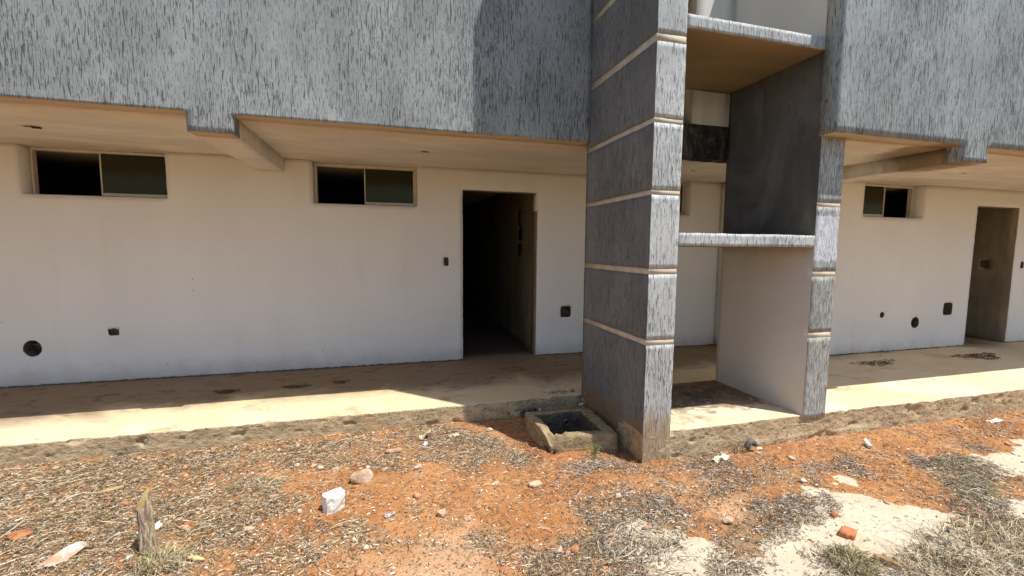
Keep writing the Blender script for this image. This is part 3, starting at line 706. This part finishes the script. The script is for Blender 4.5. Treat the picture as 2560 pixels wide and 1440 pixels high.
rock('stone', -.135, -2.318, .032, .022, .022, SM['pale'], 'small blocky cream stone right of the rounded buff stone', group=G, seed=4, rot=.2)
rock('stone', -.035, -2.90, .032, .03, .028, SM['buff'], 'upright buff stone between the crushed tub and the bare red strip', group=G, seed=5, rot=1.)
rock('stone', .505, -3.40, .024, .032, .030, SM['buff'], 'pointed tan stone in the grey straw at the bottom middle', group=G, seed=6, rot=-.3)
rock('stone', .590, -3.40, .026, .024, .022, SM['red'], 'round reddish stone beside the pointed tan stone', group=G, seed=7, rot=.1)
rock('stone', 1.532, -3.406, .034, .027, .026, SM['pale'], 'cream stone casting a black shadow in the dark straw band', group=G, seed=8, rot=.1)
rock('stone', 2.135, -3.455, .036, .028, .024, SM['pale'], 'whitish stone touching a reddish one at the straw edge', group=G, seed=9, rot=-.2)
rock('stone', 2.195, -3.505, .030, .020, .020, SM['red'], 'reddish stone leaning on the whitish one by the concrete patch', group=G, seed=10, rot=.2)
rock('stone', 2.793, -3.754, .042, .028, .030, SM['brown'], 'brown stone on the right end of the big concrete patch', group=G, seed=12, rot=-.6)
rock('stone', 2.675, -3.785, .018, .012, .022, SM['grey'], 'small grey triangular shard in front of the brown stone', group=G, seed=13)
rock('stone', -2.235, -2.53, .055, .04, .022, SM['red'], 'flat reddish slab of rubble at the left edge', group=G, seed=14, rot=.3)
rock('stone', -.80, -2.144, .026, .02, .018, SM['pale'], 'small cream pebble among straw near the walkway', group=G, seed=15)
rock('stone', -.69, -2.20, .030, .035, .018, SM['buff'], 'tall thin buff chip right of the cream pebble', group=G, seed=16, rot=.8)
rock('stone', -.37, -2.30, .016, .014, .013, SM['pale'], 'tiny cream pebble behind the rounded buff stone', group=G, seed=17)
rock('stone', -1.40, -2.66, .030, .024, .012, SM['red'], 'flat pinkish tile chip right of the stump top', group=G, seed=18)
rock('stone', -1.02, -2.46, .030, .022, .014, SM['buff'], 'small buff wedge in straw left of the crushed tub', group=G, seed=19, rot=.2)
rock('stone', -.83, -2.70, .018, .018, .020, SM['buff'], 'tan cube-like pebble just left of the crushed tub', group=G, seed=20, rot=.5)
rock('stone', -1.07, -2.80, .034, .024, .012, SM['buff'], 'flat tan chip between stump and crushed tub', group=G, seed=21, rot=-.3)
rock('stone', -1.86, -2.30, .028, .020, .012, SM['red'], 'reddish chip beside the dead wood board', group=G, seed=22)
rock('stone', 1.05, -3.02, .022, .020, .016, SM['pale'], 'pale pebble at the top of the grey straw patch', group=G, seed=23)
rock('stone', .10, -2.99, .026, .02, .012, SM['buff'], 'flat buff flake on bare earth right of the upright stone', group=G, seed=24)
rock('stone', .34, -2.66, .034, .012, .012, SM['pale'], 'long thin cream sliver on the bare red earth', group=G, seed=25, rot=.4)
rock('stone', 1.40, -1.70, .03, .02, .018, SM['pale'], 'egg-shaped white stone behind the drain box rim', group=G, seed=26, zb=-.05)
rock('stone', .98, -1.73, .014, .012, .012, SM['pale'], 'tiny white stone by the rightmost conduit end', group=G, seed=27, zb=-.05)
rock('stone', .50, -1.80, .030, .02, .016, SM['pale'], 'white stone in the shade below the walkway edge', group=G, seed=28)
rock('stone', .20, -1.86, .034, .018, .014, SM['pale'], 'flat white stone on the shadow edge left of the drain box', group=G, seed=29, rot=.4)
rock('stone', 2.47, -2.68, .030, .018, .016, SM['pale'], 'cream chip leaning on the walkway edge by the old pipe', group=G, seed=30)
rock('stone', 2.40, -2.74, .022, .014, .010, SM['buff'], 'tan flake in front of the old pipe elbow', group=G, seed=31)
rock('stone', 1.20, -3.22, .024, .02, .012, SM['buff'], 'buff flake on the edge of the grey straw patch', group=G, seed=32)
rock('clinker', -2.33, -2.45, .045, .02, .016, SM['dark'], 'lump of black clinker at the far left edge', 'clinker', seed=41, rot=.3)
# brick fragments
def shard(name, x, y, sx, sy, sz, mat, label, cat, rot, seed, group=None, sink=.2, tilt=0.):
    me = vox(name, lines([-sx, sx], sx/3), lines([-sy, sy], sy/3), lines([-sz, sz], sz), lambda X, Y, Z: ~((X > sx*.6) & (Y > sy*.6)) & ~((X < -sx*.6) & (Y < -sy*.3)), .002, sx*.10, 20., seed=seed, efreq=40)
    me.materials.append(mat); o = bpy.data.objects.new(name, me); C.objects.link(o)
    o.location = (x, y, gz1(x, y)+sz*(1-sink)); o.rotation_euler = (tilt, 0, rot); return tag(o, label, cat, group)
GB_ = 'broken bricks and tiles'
shard('brick_fragment', 2.083, -3.668, .042, .034, .016, MAT['brick'], 'bright orange-red brick fragment alone on the pale concrete', 'brick', .5, 3, GB_)
shard('brick_fragment', .588, -2.755, .042, .022, .014, SM['buff'], 'tan tilted tile fragment on bare red earth below the drain box', 'brick', .3, 5, GB_, tilt=.15)
shard('brick_fragment', -.30, -2.03, .055, .018, .014, SM['buff'], 'oblong tan brick piece near the curled paper scrap', 'brick', .2, 8, GB_)
shard('wood_board', -2.05, -2.115, .075, .022, .010, smat('weathered_board', (.36, .25, .13), (.50, .38, .20), sc=9), 'short weathered board half buried in straw on the left', 'board', .45, 6, tilt=-.2)
# splintered wood chips
def splinter(name, x, y, L, wd, h, mat, label, cat, rot, z=0., bend=.0, tilt=0.):
    bm = bmesh.new(); n = 10; rows = []
    for i in range(n+1):
        t = i/n; s = math.sin(math.pi*min(1, t*1.15+.12))**.6 if t < .98 else .15
        c = Vector((-L/2+L*t, bend*math.sin(math.pi*t), 0)); ww = wd*s*(1+.2*math.sin(i*2.1)); hh = h*s
        rows.append([bm.verts.new(c+Vector((0, ww*math.cos(a), hh*math.sin(a)))) for a in [k*math.pi/3+.3 for k in range(6)]])
    for a, b in zip(rows, rows[1:]):
        for k in range(6): bm.faces.new((a[k], a[(k+1) % 6], b[(k+1) % 6], b[k]))
    bm.faces.new(rows[0][::-1]); bm.faces.new(rows[-1])
    me = bpy.data.meshes.new(name); bm.to_mesh(me); bm.free(); me.materials.append(mat)
    o = bpy.data.objects.new(name, me); C.objects.link(o); o.location = (x, y, gz1(x, y)+h*.7+z); o.rotation_euler = (0, tilt, rot)
    return tag(o, label, cat)
wood_pale = smat('fresh_split_wood', (.62, .47, .22), (.76, .64, .36), sc=10)
wood_dark = smat('weathered_wood', (.20, .13, .08), (.36, .26, .16), sc=10)
splinter('wood_splinter', -1.23, -3.00, .115, .014, .008, wood_pale, 'fresh yellow wood splinter lying right of the stump', 'wood chip', -.45, .01)
splinter('wood_splinter', -1.36, -2.98, .10, .020, .014, wood_dark, 'dark bark piece touching the yellow splinter by the stump', 'wood chip', .5)
splinter('wood_splinter', 2.07, -3.90, .15, .025, .018, smat('split_branch', (.30, .19, .09), (.66, .47, .24), sc=10), 'split brown branch piece at the bottom edge between two grass tufts', 'wood chip', -1.1, .005)
splinter('wood_splinter', -1.16, -2.06, .14, .012, .010, wood_dark, 'charred dark stick in the straw below the walkway', 'wood chip', .35)

# crushed white tub
def crumple(name, x, y, rx, ry, h, mat, label, cat, rot, seed, amp=.22, seg=18, rings=5, top=True, zoff=0., tilt=0.):
    bm = bmesh.new(); rows = []; r_ = random.Random(seed)
    for j in range(rings+1):
        t = j/rings; row = []
        for k in range(seg):
            a = 2*math.pi*k/seg; p = np.array([[math.cos(a)*1.5, math.sin(a)*1.5, t*1.2]]); nn = float(fbm(p+seed, 1.2, seed, 3)[0])
            sq = (abs(math.cos(a))**4+abs(math.sin(a))**4)**-.25
            r = (1+amp*nn)*(.9+.1*sq); row.append(bm.verts.new((rx*r*math.cos(a), ry*r*math.sin(a), h*t*(1+amp*.9*float(fbm(p*.6+7, 1., seed, 2)[0])))))
        rows.append(row)
    for a, b in zip(rows, rows[1:]):
        for k in range(seg): bm.faces.new((a[k], a[(k+1) % seg], b[(k+1) % seg], b[k]))
    if top:
        rim = rows[-1]; inner_ = []
        for v in rim: inner_.append(bm.verts.new((v.co.x*.45, v.co.y*.45, v.co.z-h*.10*r_.random())))
        for k in range(seg): bm.faces.new((rim[k], rim[(k+1) % seg], inner_[(k+1) % seg], inner_[k]))
        c = bm.verts.new((0, 0, h*.88))
        for k in range(seg): bm.faces.new((inner_[k], inner_[(k+1) % seg], c))
    bm.faces.new(rows[0][::-1])
    me = bpy.data.meshes.new(name); bm.to_mesh(me); bm.free(); me.materials.append(mat)
    o = bpy.data.objects.new(name, me); C.objects.link(o); o.location = (x, y, gz1(x, y)-.008+zoff); o.rotation_euler = (tilt, 0, rot); return tag(o, label, cat)
crumple('crushed_tub', -.645, -2.70, .060, .05, .10, MAT['plastic'], 'crushed white plastic tub standing upside down on the red earth', 'plastic tub', .4, 4, .42)
def scrap(name, x, y, sx, sy, h, mat, label, cat, rot, seed, thick=.0015, n=9, curl=.5):
    bm = bmesh.new(); g = [[None]*n for _ in range(n)]
    for i in range(n):
        for j in range(n):
            u, v = i/(n-1)*2-1, j/(n-1)*2-1
            z = h*(abs(float(fbm(np.array([[u*.9+seed, v*.9, .3]]), 1.3, seed, 3)[0]))*1.6+curl*max(0, u)**2)
            k = 1+.25*float(fbm(np.array([[u+5, v+seed, 0.]]), 1.1, seed+3, 2)[0])
            g[i][j] = bm.verts.new((sx*u*k, sy*v*k, z))
    for i in range(n-1):
        for j in range(n-1): bm.faces.new((g[i][j], g[i+1][j], g[i+1][j+1], g[i][j+1]))
    me = bpy.data.meshes.new(name); bm.to_mesh(me); bm.free(); me.materials.append(mat)
    o = bpy.data.objects.new(name, me); C.objects.link(o); o.location = (x, y, gz1(x, y)+.004); o.rotation_euler = (0, 0, rot)
    o.modifiers.new('s', 'SOLIDIFY').thickness = thick; return tag(o, label, cat)
scrap('paper_scrap', 2.03, -2.765, .075, .028, .045, MAT['paper'], 'folded pale green paper scrap below the pillar walkway', 'paper', .25, 5)
scrap('paper_scrap', -.05, -1.83, .045, .032, .055, plain('yellowed_paper', (.66, .60, .34), .8, .15), 'curled yellowish scrap with a dark hollow beneath, near the walkway edge', 'paper', .1, 9, curl=1.)
scrap('paper_scrap', -.06, -1.96, .022, .018, .018, MAT['plastic'], 'small torn white scrap just below the curled yellowish one', 'paper', .9, 12)
scrap('foil_scrap', -.33, -2.84, .030, .018, .014, plain('crinkled_foil', (.55, .55, .55), .3, .6, 40), 'crinkled silver wrapper right of the crushed tub', 'wrapper', .3, 14)
scrap('tile_flake', 5.03, -2.78, .07, .022, .022, plain('white_tile', (.80, .78, .74), .5, .1), 'white plaster flake on the red earth far right', 'plaster flake', -.05, 16, .006)
scrap('paper_scrap', -1.58, -2.66, .05, .02, .035, MAT['plastic'], 'torn white plastic strip tucked against the stump', 'plastic', .7, 18)
# short white tube
def tube(name, p0, p1, r0, r1, mat, label=None, cat=None, N=18, parent=None, inner=.8):
    p0, p1 = Vector(p0), Vector(p1); d = (p1-p0).normalized(); s = d.orthogonal().normalized(); t_ = d.cross(s); bm = bmesh.new()
    ring = lambda p, r: [bm.verts.new(p+(s*math.cos(2*math.pi*k/N)+t_*math.sin(2*math.pi*k/N))*r) for k in range(N)]
    a, b, c, e = ring(p0, r0), ring(p1, r1), ring(p1, r1*inner), ring(p0, r0*inner)
    for p, q_ in ((a, b), (b, c), (c, e), (e, a)):
        for k in range(N): bm.faces.new((p[k], p[(k+1) % N], q_[(k+1) % N], q_[k]))
    bmesh.ops.recalc_face_normals(bm, faces=bm.faces[:])
    o = bm_obj(name, bm, mat, parent, True); 
    if label: tag(o, label, cat)
    return o
zc = gz1(3.33, -2.9)
tube('plastic_tube', (3.325, -2.905, zc+.014), (3.355, -2.84, zc+.040), .016, .017, MAT['plastic'], 'short white plastic tube propped on the red earth right of the column', 'plastic tube')
# old elbow pipe against the walkway
bm = bmesh.new(); zc = GZ; prev = None; N = 14
for i in range(9):
    a = R(200-i*24); c = Vector((2.37+.035*math.cos(a), -2.70, zc+.045+.035*math.sin(a))); ax = Vector((math.cos(a), 0, math.sin(a)))
    rr = .018+.002*(i % 2)
    row = [bm.verts.new(c+ax*rr*math.cos(2*math.pi*k/N)+Vector((0, 1, 0))*rr*math.sin(2*math.pi*k/N)) for k in range(N)]
    if prev:
        for k in range(N): bm.faces.new((prev[k], prev[(k+1) % N], row[(k+1) % N], row[k]))
    prev = row
tag(bm_obj('pipe_elbow', bm, plain('dark_corrugated_plastic', (.12, .12, .13), .7), None, True), 'dark blue-grey corrugated pipe elbow against the walkway edge', 'pipe').modifiers.new('s', 'SOLIDIFY').thickness = .003

# tree stump
def barkmat():
    m = M('dry_bark', .95, .15); a = m.noise(1, (85, 85, 14), 3, .6, .6)
    c = m.mix(m.ss(a, .4, .62), (.24, .18, .12), (.62, .50, .34)); return m.done(c, m.bump(a, .012, 1.))
sx, sy = -1.50, -2.86; sz = gz1(sx, sy)
st = thing('tree_stump', 'thin cut-off tree stump with cracked bark standing in the straw', 'stump', (sx, sy, sz))
bm = bmesh.new(); N = 28; rings = 22; prev = None; HS = .27
top = []
for j in range(rings+1):
    t = j/rings; row = []
    for k in range(N):
        a = 2*math.pi*k/N; r = .031*(1.25-.35*t+.25*max(0, .15-t)/.15)*(1+.16*float(vnoise(np.array([[math.cos(a)*2.2, math.sin(a)*2.2, t*1.5]]), 2.2, 3)[0])+.05*math.sin(a*9+t*3))
        x = sx+r*math.cos(a)-.0*t-.018*t; y = sy+r*.9*math.sin(a)+.02*t
        hh = HS+.05*(math.cos(a-R(40)))  # slanted cut
        row.append(bm.verts.new((x, y, sz-.03+t*(hh+.03))))
    if prev:
        for k in range(N): bm.faces.new((prev[k], prev[(k+1) % N], row[(k+1) % N], row[k]))
    prev = row
topco = [v.co.copy() for v in prev]
bm_obj('trunk', bm, barkmat(), st)
bm = bmesh.new(); vs = [bm.verts.new(c+Vector((0, 0, .001))) for c in topco]; cc_ = bm.verts.new(sum(topco, Vector())/N+Vector((0, 0, .004)))
for k in range(N): bm.faces.new((vs[k], vs[(k+1) % N], cc_))
bm_obj('cut_face', bm, smat('stump_heartwood', (.50, .34, .12), (.66, .50, .22), sc=25), st)

# ------------------------------------------------------------------ dry grass, straw and gravel
def colored(name):
    m = M(name, .85, .2); q = m.n('ShaderNodeAttribute', attribute_name='tint'); return m.done(q.outputs['Color'])
MG = colored('dry_stalks')
PAL = np.array([(.68,.53,.32),(.56,.43,.26),(.36,.26,.16),(.20,.15,.10),(.10,.075,.05),(.76,.66,.48),(.44,.36,.25),(.58,.38,.18),(.14,.11,.08),(.26,.20,.13),(.82,.74,.58)])
def add_tint(me, cols, per):
    at = me.color_attributes.new('tint', 'FLOAT_COLOR', 'POINT'); a = np.c_[np.repeat(cols, per, 0), np.ones(len(cols)*per)].astype(np.float32)
    at.data.foreach_set('color', a.ravel())
def strips(base, dirs, L, wd, curve, rise, cols, name, seg=3, lift=None):
    """curved thin blades: base (n,3), unit dirs (n,2), curve = sideways bend, rise = arch height"""
    n = len(base); T = np.linspace(0, 1, seg+1); nrm = np.c_[-dirs[:, 1], dirs[:, 0]]
    V = np.zeros((n, seg+1, 2, 3))
    for i, t in enumerate(T):
        c = base[:, :2]+dirs*(L*(t-.5))[:, None]+nrm*(curve*math.sin(math.pi*t))[:, None]
        ww = (wd*(1-.7*abs(2*t-1)**2))[:, None]
        z = base[:, 2]+rise*math.sin(math.pi*min(1, t*.9+.05))+(lift*t if lift is not None else 0)
        for s, sg in ((0, -1), (1, 1)):
            V[:, i, s, :2] = c+nrm*ww*sg*.5; V[:, i, s, 2] = z+sg*wd*.35
    per = (seg+1)*2; idx = np.arange(n)[:, None]*per
    F = np.concatenate([np.stack([idx[:, 0]+2*i, idx[:, 0]+2*i+1, idx[:, 0]+2*i+3, idx[:, 0]+2*i+2], 1) for i in range(seg)])
    me = mesh_np(name, V.reshape(-1, 3), F); add_tint(me, cols, per); return me
def blocked(p):
    """points under a walkway or inside the drain box"""
    left = (p[:, 0] < F1) & (p[:, 1] > S1-.005); right = (p[:, 0] >= F1-.01) & (p[:, 1] > Q-.01)
    bx = (p[:, 0] > .80) & (p[:, 0] < 1.41) & (p[:, 1] > -2.42) & (p[:, 1] < -1.8)
    return left | right | bx
def sample(n, dens, x=(-4.2, 6.4), y=(-4.35, -1.5)):
    out = []; tot = 0
    while tot < n:
        p = np.c_[rng.uniform(*x, n*2), rng.uniform(*y, n*2)]
        dist = np.hypot(p[:, 0]-CAM.x, p[:, 1]-CAM.y)
        # only the visible yard
        f = (p[:, 0]-CAM.x)*fw.x+(p[:, 1]-CAM.y)*fw.y; s = (p[:, 0]-CAM.x)*rt.x+(p[:, 1]-CAM.y)*rt.y
        k = (rng.random(len(p)) < dens(p)) & ~blocked(p) & (np.abs(s) < f*1.4+.7) & (f > 1.5)
        out.append(p[k]); tot += k.sum()
    return np.concatenate(out)[:n]
def noise2(p, f, s): return fbm(np.c_[p, np.zeros(len(p))], f, s, 3)
def d_straw(p):
    dm = dens_mask(p); cm = conc_mask(p); n = noise2(p, 5, 71)
    n2 = noise2(p, 14, 73)
    return np.clip((.12+.36*np.clip(n+.05, 0, 1)+dm*np.clip(.58+1.0*n+.7*n2+.14*(p[:, 0] < -.6), .08+.12*(p[:, 0] < -.6), 1.2))*(1-.85*cm*(dm < .4)), 0, 1)
def make_straw(n, Lr, wr, name, lab, seed, pw=1., rise=(.002, .012)):
    p = sample(n, d_straw); z = gz(p); th = rng.uniform(0, 2*math.pi, n); dirs = np.c_[np.cos(th), np.sin(th)]
    L = rng.uniform(0, 1, n)**pw*(Lr[1]-Lr[0])+Lr[0]; wd = rng.uniform(*wr, n)
    dm = dens_mask(p)
    # grey weathered straw on the right, warmer on the left
    gry = np.clip((p[:, 0]+.3)/1.4, 0, 1)*.65
    ci = rng.integers(0, len(PAL), n); cols = PAL[ci]*rng.uniform(.65, 1.08, n)[:, None]
    g = cols.mean(1, keepdims=True); cols = cols*(1-gry[:, None])+(g*np.array([1.04, .93, .80]))*gry[:, None]
    green = (rng.random(n) < .02+.10*np.clip(soft(p, DENSE[4][0], .1, .1, 4, 3), 0, 1)+.03*(p[:, 0] < -1)); cols[green] = np.array([.17, .20, .07])*rng.uniform(.7, 1.3, (green.sum(), 1))
    b = np.c_[p, z+rng.uniform(.001, .006, n)+rng.random(n)**2*.014*np.clip(dm, 0, 1.3)]
    me = strips(b, dirs, L, wd, rng.normal(0, 1, n)*L*.16, rng.uniform(*rise, n)*L/.06, cols, name)
    tag(link(name, me, MG), lab, 'straw', None, 'stuff')
make_straw(96000, (.009, .042), (.0015, .0036), 'straw_litter', 'chopped dry straw and leaf bits scattered over the red earth', 1, 1.6)
make_straw(3600, (.06, .22), (.0013, .0028), 'long_dry_stalks', 'long pale dead grass stalks lying over the straw', 2, 1.5, (.002, .008))
# curled leaf flakes
n = 32000; p = sample(n, d_straw); z = gz(p); th = rng.uniform(0, 2*math.pi, n)
me = strips(np.c_[p, z+.004], np.c_[np.cos(th), np.sin(th)], rng.uniform(.005, .022, n), rng.uniform(.0025, .009, n), np.zeros(n), rng.uniform(-.1, .6, n)*.008,
            np.array([(.66,.53,.36),(.48,.32,.19),(.16,.12,.09),(.78,.70,.56),(.60,.32,.16),(.40,.30,.20),(.26,.18,.11)])[rng.integers(0, 7, n)]*rng.uniform(.8, 1.15, n)[:, None], 'leaf_flakes', 2)
tag(link('leaf_flakes', me, MG), 'small dead leaf flakes mixed into the straw', 'leaves', None, 'stuff')
# gravel: jittered octahedra
def gravel(n, dens, sr, cols, name, lab, x=(-3.6, 6.4), y=(-4.35, -1.5), pw=3):
    p = sample(n, dens, x, y); z = gz(p); s = sr[0]+(sr[1]-sr[0])*rng.random(n)**pw
    O = np.array([(1,0,0),(0,1,0),(-1,0,0),(0,-1,0),(0,0,1),(0,0,-1),], float)
    V = O[None]*rng.uniform(.6, 1.25, (n, 6, 3))+rng.normal(0, .18, (n, 6, 3)); V[:, :, 2] *= .65
    a = rng.uniform(0, 6.28, n); ca, sa = np.cos(a), np.sin(a); x_, y_ = V[:, :, 0].copy(), V[:, :, 1].copy()
    V[:, :, 0] = x_*ca[:, None]-y_*sa[:, None]; V[:, :, 1] = x_*sa[:, None]+y_*ca[:, None]
    V = V*s[:, None, None]+np.c_[p, z+s*.25][:, None, :]
    T = np.array([(0,1,4),(1,2,4),(2,3,4),(3,0,4),(1,0,5),(2,1,5),(3,2,5),(0,3,5)]); F = (np.arange(n)[:, None, None]*6+T[None]).reshape(-1, 3)
    me = mesh_np(name, V.reshape(-1, 3), F); c = cols[rng.integers(0, len(cols), n)]*rng.uniform(.8, 1.15, n)[:, None]; add_tint(me, c, 6)
    tag(link(name, me, MG), lab, 'gravel', None, 'stuff')
gravel(9000, lambda p: .22+.6*np.clip(dens_mask(p), 0, 1)-.18*conc_mask(p), (.002, .014), np.array([(.58,.28,.12),(.62,.35,.18),(.66,.52,.36),(.70,.62,.50),(.62,.30,.14),(.56,.26,.11),(.60,.44,.28)]), 'gravel', 'loose grit and crumbs of earth over the yard', pw=5)

gravel(260, lambda p: .30+.7*np.clip(dens_mask(p), 0, 1)+.5*(p[:, 0] < -.8), (.010, .032), np.array([(.66,.40,.24),(.58,.28,.14),(.68,.54,.38),(.74,.64,.50),(.52,.38,.24),(.62,.34,.20)]), 'rubble_chips', 'flat chips of broken tile and mortar over the yard', pw=2.2)
# grass tufts (things)
def tuft(x, y, n, Lr, rad, h, cols, label, name='dry_grass_tuft', wd=(.0018, .0052), cat='grass tuft', seg=5, mat=None):
    th = rng.uniform(0, 2*math.pi, n); r = rad*np.sqrt(rng.random(n)); bx_ = x+r*np.cos(th); by_ = y+r*np.sin(th)*.8
    z0 = gz(np.c_[bx_, by_]); L = rng.uniform(*Lr, n); out = th+rng.normal(0, .9, n); W = rng.uniform(*wd, n)
    lean = rng.uniform(.35, 1.0, n); V = np.zeros((n, seg+1, 2, 3)); tw = rng.normal(0, .5, n)
    for i in range(seg+1):
        t = i/seg; a = out+tw*t*2
        hx = bx_+np.cos(a)*L*lean*t; hy = by_+np.sin(a)*L*lean*t
        hz = z0+h*L/Lr[1]*np.sin(np.pi*np.minimum(t*.95, 1)**.8*(.55+.45*lean))*rng.uniform(.9, 1.1, n)
        ww = W*(1-t*.8)*.5; nx_, ny_ = -np.sin(a), np.cos(a)
        for s, sg in ((0, -1), (1, 1)):
            V[:, i, s, 0] = hx+nx_*ww*sg; V[:, i, s, 1] = hy+ny_*ww*sg; V[:, i, s, 2] = hz+sg*ww*.4
    per = (seg+1)*2; idx = np.arange(n)*per
    F = np.concatenate([np.stack([idx+2*i, idx+2*i+1, idx+2*i+3, idx+2*i+2], 1) for i in range(seg)])
    V[:, :, :, 0] -= x; V[:, :, :, 1] -= y; zg = gz1(x, y); V[:, :, :, 2] -= zg
    me = mesh_np(name, V.reshape(-1, 3), F); cols = np.array(cols); add_tint(me, cols[rng.integers(0, len(cols), n)]*rng.uniform(.75, 1.2, n)[:, None], per)
    me.materials.append(MG); o = bpy.data.objects.new(name, me); C.objects.link(o); o.location = (x, y, zg)
    return tag(o, label, cat, 'grass tufts in the yard')
DRY = [(.70,.58,.33),(.50,.39,.23),(.30,.23,.15),(.13,.10,.07),(.62,.52,.30),(.42,.36,.28),(.20,.15,.10)]
GRN = [(.20,.24,.09),(.30,.30,.14),(.40,.36,.22),(.16,.18,.08)]
tuft(2.60, -4.00, 520, (.10, .34), .32, .07, DRY, 'big dry curling grass tuft in the bottom right corner')
tuft(2.95, -4.00, 300, (.08, .28), .26, .06, DRY, 'dry grass tuft right of the biggest one', )
tuft(2.22, -4.02, 240, (.08, .26), .18, .05, DRY, 'dry grass tuft left of the biggest one at the frame bottom')
tuft(1.87, -3.84, 360, (.05, .14), .11, .05, [(.30,.25,.12),(.22,.18,.09),(.42,.34,.18),(.12,.10,.06)], 'dark curly grass tuft standing alone on the pale concrete')
tuft(3.72, -3.25, 120, (.05, .16), .13, .035, GRN+DRY[:2], 'greenish grass tuft at the head of the diagonal grass strip')
tuft(3.40, -3.50, 120, (.05, .16), .14, .03, GRN+DRY[:3], 'grey-green grass tuft halfway down the diagonal strip')
tuft(-1.40, -2.99, 260, (.05, .15), .08, .06, GRN[1:3]+DRY[:3], 'yellow-green grass tuft at the foot of the stump')
tuft(-1.15, -2.30, 170, (.06, .22), .14, .03, DRY, 'straw-coloured grass tuft in the middle of the left yard')
tuft(.84, -3.55, 260, (.06, .24), .24, .03, DRY[2:]+[(.5,.46,.4)], 'grey tangled grass tuft at the bottom middle')
tuft(1.15, -2.46, 34, (.04, .11), .03, .09, GRN, 'small green weed growing at the drain box front')
tuft(.60, -2.30, 22, (.04, .10), .03, .07, GRN[1:]+DRY[:1], 'thin dry weed at the shadow edge left of the drain box')
tuft(2.28, -2.68, 40, (.04, .12), .04, .07, DRY+GRN, 'sparse weed beside the old pipe elbow')
# upright single stems
def stems(lst, name, lab):
    for i, (x, y, h, lx, ly, lb) in enumerate(lst):
        bm = bmesh.new(); prev = None; zg = gz1(x, y)
        for j in range(6):
            t = j/5; c = Vector((lx*t*t, ly*t*t, h*t-.01)); r = .0018*(1-.6*t)
            row = [bm.verts.new(c+Vector((r*math.cos(a), r*math.sin(a), 0))) for a in (0, 2.1, 4.2)]
            if prev:
                for k in range(3): bm.faces.new((prev[k], prev[(k+1) % 3], row[(k+1) % 3], row[k]))
            prev = row
        me = bpy.data.meshes.new(name); bm.to_mesh(me); bm.free(); me.materials.append(wood_dark)
        o = bpy.data.objects.new(name, me); C.objects.link(o); o.location = (x, y, zg); tag(o, lb, 'stem', lab)
stems([(-.56, -2.48, .10, -.02, .01, 'thin dark stem in front of the rounded buff stone'), (-1.02, -2.62, .13, -.03, .02, 'bent dark stem between the straw tuft and the tub'),
       (-1.20, -2.72, .14, -.03, .02, 'tall dark stem right of the stump'), (2.72, -3.92, .17, .01, .02, 'tall dark stem rising from the bottom right tuft'),
       (-.24, -2.74, .09, .0, .02, 'short dark stem right of the crushed tub'), (.58, -3.05, .10, .01, .0, 'thin stem at the tip of the grey straw'),
       (-1.9, -1.75, .08, .01, .0, 'short stem at the foot of the walkway on the left')], 'dry_twig', 'dark dry stems standing in the yard')
# leaf piles swept onto the walkways
def pile(x, y, rx, ry, n, zs, lab):
    a = rng.uniform(0, 6.28, n); r = np.sqrt(rng.random(n))*(1+.3*np.sin(a*3)); p = np.c_[x+rx*r*np.cos(a), y+ry*r*np.sin(a)]; th = rng.uniform(0, 6.28, n)
    me = strips(np.c_[p, np.full(n, zs+.003)+rng.random(n)*.008], np.c_[np.cos(th), np.sin(th)], rng.uniform(.01, .045, n), rng.uniform(.003, .008, n), rng.normal(0, .004, n), rng.uniform(0, .006, n),
                np.array([(.15,.085,.045),(.22,.12,.06),(.30,.18,.09),(.11,.07,.04)])[rng.integers(0, 4, n)], 'leaf_litter')
    tag(link('leaf_litter', me, MG), lab, 'leaves', None, 'stuff')
pile(-1.83, -.66, .10, .05, 160, .0, 'dead leaves left on the walkway below the beam')
pile(-1.22, -.66, .11, .05, 160, .0, 'second patch of dead leaves on the left walkway')
pile(-.82, -.60, .07, .04, 70, .0, 'small patch of dead leaves on the left walkway')
pile(5.3, -1.55, .32, .10, 220, ZR, 'dead leaves swept against the right wall')
pile(7.0, -1.62, .32, .14, 420, ZR, 'dark dead leaves before the right doorway')
pile(2.2, -1.95, .55, .25, 520, ZR, 'dark leaf grime on the floor under the ledges')
pile(1.12, -2.10, .16, .14, 160, -.40, 'dead leaves on the floor of the drain box')
pile(1.3, -1.45, .2, .06, 50, 0, 'dead leaves at the walkway edge by the pillar')
